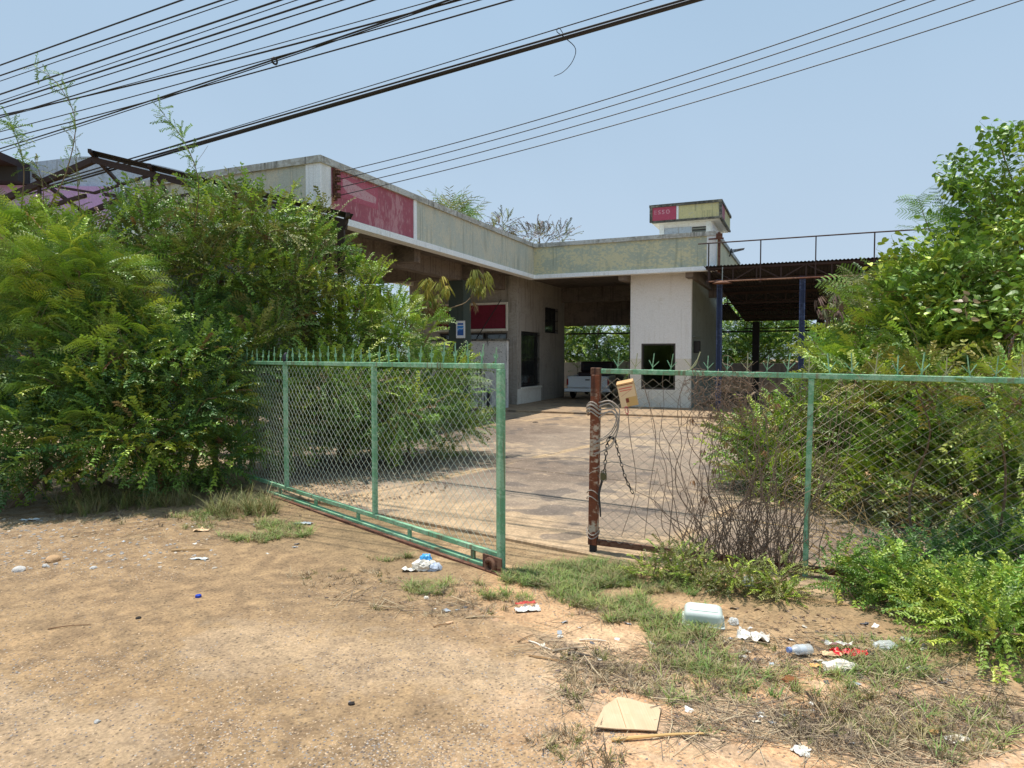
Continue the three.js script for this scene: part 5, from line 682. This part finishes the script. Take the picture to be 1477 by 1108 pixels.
{ // twigs and stalks
  const q = rng(55), tw = (px, py, l, a, r, col, label) => { const p = onDirt(px, py, r), pts = [V(-l / 2, 0, 0), V(-l / 6, 0.005, 0.06 * l * (q() - 0.5)), V(l / 6, 0.003, 0.08 * l * (q() - 0.5)), V(l / 2, 0, 0)]; const w = Math.cos(a), z = Math.sin(a); solo('twig', new MB().tube(curve(pts, 9), r, r * 0.5, 6).geo(), std({ color: srgb(...col), roughness: 0.9 }), label, 'twig', p, a, 'twigs on the dirt'); };
  tw(778, 935, 0.16, -0.75, 0.004, [232, 226, 214], 'short white straw on the dirt left of the twigs'); tw(790, 955, 0.21, -0.35, 0.004, [150, 118, 82], 'thin brown twig crossing below the white straw'); tw(795, 958, 0.2, -0.45, 0.003, [160, 128, 90], 'thinner twig lying beside the brown twig'); tw(822, 942, 0.2, 0.25, 0.008, [150, 134, 114], 'grey thicker stick left of the dry grass'); tw(758, 925, 0.13, 0.8, 0.004, [140, 112, 82], 'brown twig meeting the white straw at an angle'); tw(950, 1070, 0.4, 0.12, 0.008, [206, 170, 112], 'long tan strip of stalk below the cardboard'); tw(855, 928, 0.15, -0.1, 0.006, [214, 204, 184], 'pale stick in the dry litter'); tw(275, 795, 0.3, 0.1, 0.010, [170, 140, 100], 'brown stick at the grass edge on the left'); tw(100, 907, 0.22, 0.3, 0.004, [120, 90, 64], 'thin dark twig on the dirt at far left'); tw(700, 895, 0.24, 0.05, 0.005, [168, 148, 116], 'grey twig at the dirt edge below the left gate'); tw(640, 905, 0.13, 0.5, 0.004, [130, 100, 70], 'short dark twig left of the snack wrapper'); tw(835, 950, 0.12, -0.2, 0.010, [90, 80, 72], 'short dark stub among the twigs'); tw(1250, 1000, 0.4, -1.1, 0.004, [206, 186, 150], 'long pale stalk in the dry grass below the red packet'); tw(1330, 990, 0.5, -0.5, 0.004, [200, 178, 138], 'long bent straw stalk at the lower right');
}
{ // larger stones and clods
  const q = rng(66), st = (px, py, r, col, label) => { const g = new THREE.IcosahedronGeometry(r, 2), p = g.attributes.position; for (let i = 0; i < p.count; i++) { const k = 0.75 + 0.5 * vn(p.getX(i) / r * 1.3 + px, (p.getY(i) + p.getZ(i) * 1.4) / r * 1.3, 9); p.setXYZ(i, p.getX(i) * k * 1.2, p.getY(i) * k * 0.7, p.getZ(i) * k); } g.computeVertexNormals(); solo('stone', g, std({ color: srgb(...col), roughness: 0.95, bumpMap: bumpAtS, bumpScale: 0.003 }), label, 'stone', onDirt(px, py, r * 0.25), q() * 6, 'stones on the dirt'); }, bumpAtS = bumpAt(0.3);
  st(200, 895, 0.014, [56, 50, 46], 'dark pebble in the middle of the left dirt'); st(27, 826, 0.035, [210, 206, 200], 'pale grey stone at the left edge of the gravel'); st(135, 822, 0.02, [200, 198, 194], 'white pebble by the gravel patch'); st(140, 1046, 0.012, [206, 204, 200], 'small white pebble on the lower left dirt'); st(507, 1019, 0.012, [52, 46, 44], 'black pebble on the lower middle dirt'); st(65, 820, 0.024, [196, 194, 190], 'grey chip on the left gravel'); st(1205, 1068, 0.018, [40, 36, 34], 'black clod in the dry grass'); st(1350, 1062, 0.02, [196, 150, 96], 'tan round stone in the lower right dry grass'); st(1140, 985, 0.03, [150, 96, 56], 'brown clod near the plastic bottle');
  st(77, 812, 0.05, [196, 160, 120], 'sandy clod beside the left gravel'); st(1030, 765, 0.04, [196, 170, 150], 'pale rubble lump behind the dead vine'); st(772, 612, 0.06, [40, 36, 34], 'dark lump on the concrete between the gates');
}

{ // small bits of rubbish too many to tell apart
  const cg = [sheet(0.05, 0.03, 71, 0.012, 4), sheet(0.04, 0.04, 73, 0.015, 4)], pts = patch([[1080, 960, 220, 80, 46], [760, 900, 160, 40, 22], [1280, 960, 120, 50, 34], [300, 780, 220, 24, 24], [1250, 1050, 180, 50, 22]], 23);
  scatter('litter_chips', 'tiny scraps of paper and plastic strewn over the verge', 'litter', cg, std({ roughness: 0.8, side: THREE.DoubleSide }), pts, [[0.62, 0.60, 0.55], [0.5, 0.45, 0.36], [0.08, 0.08, 0.09], [0.36, 0.40, 0.44], [0.45, 0.28, 0.16]], [0.4, 1.1], 25, 0.7);
}
renderer.render(scene, camera);
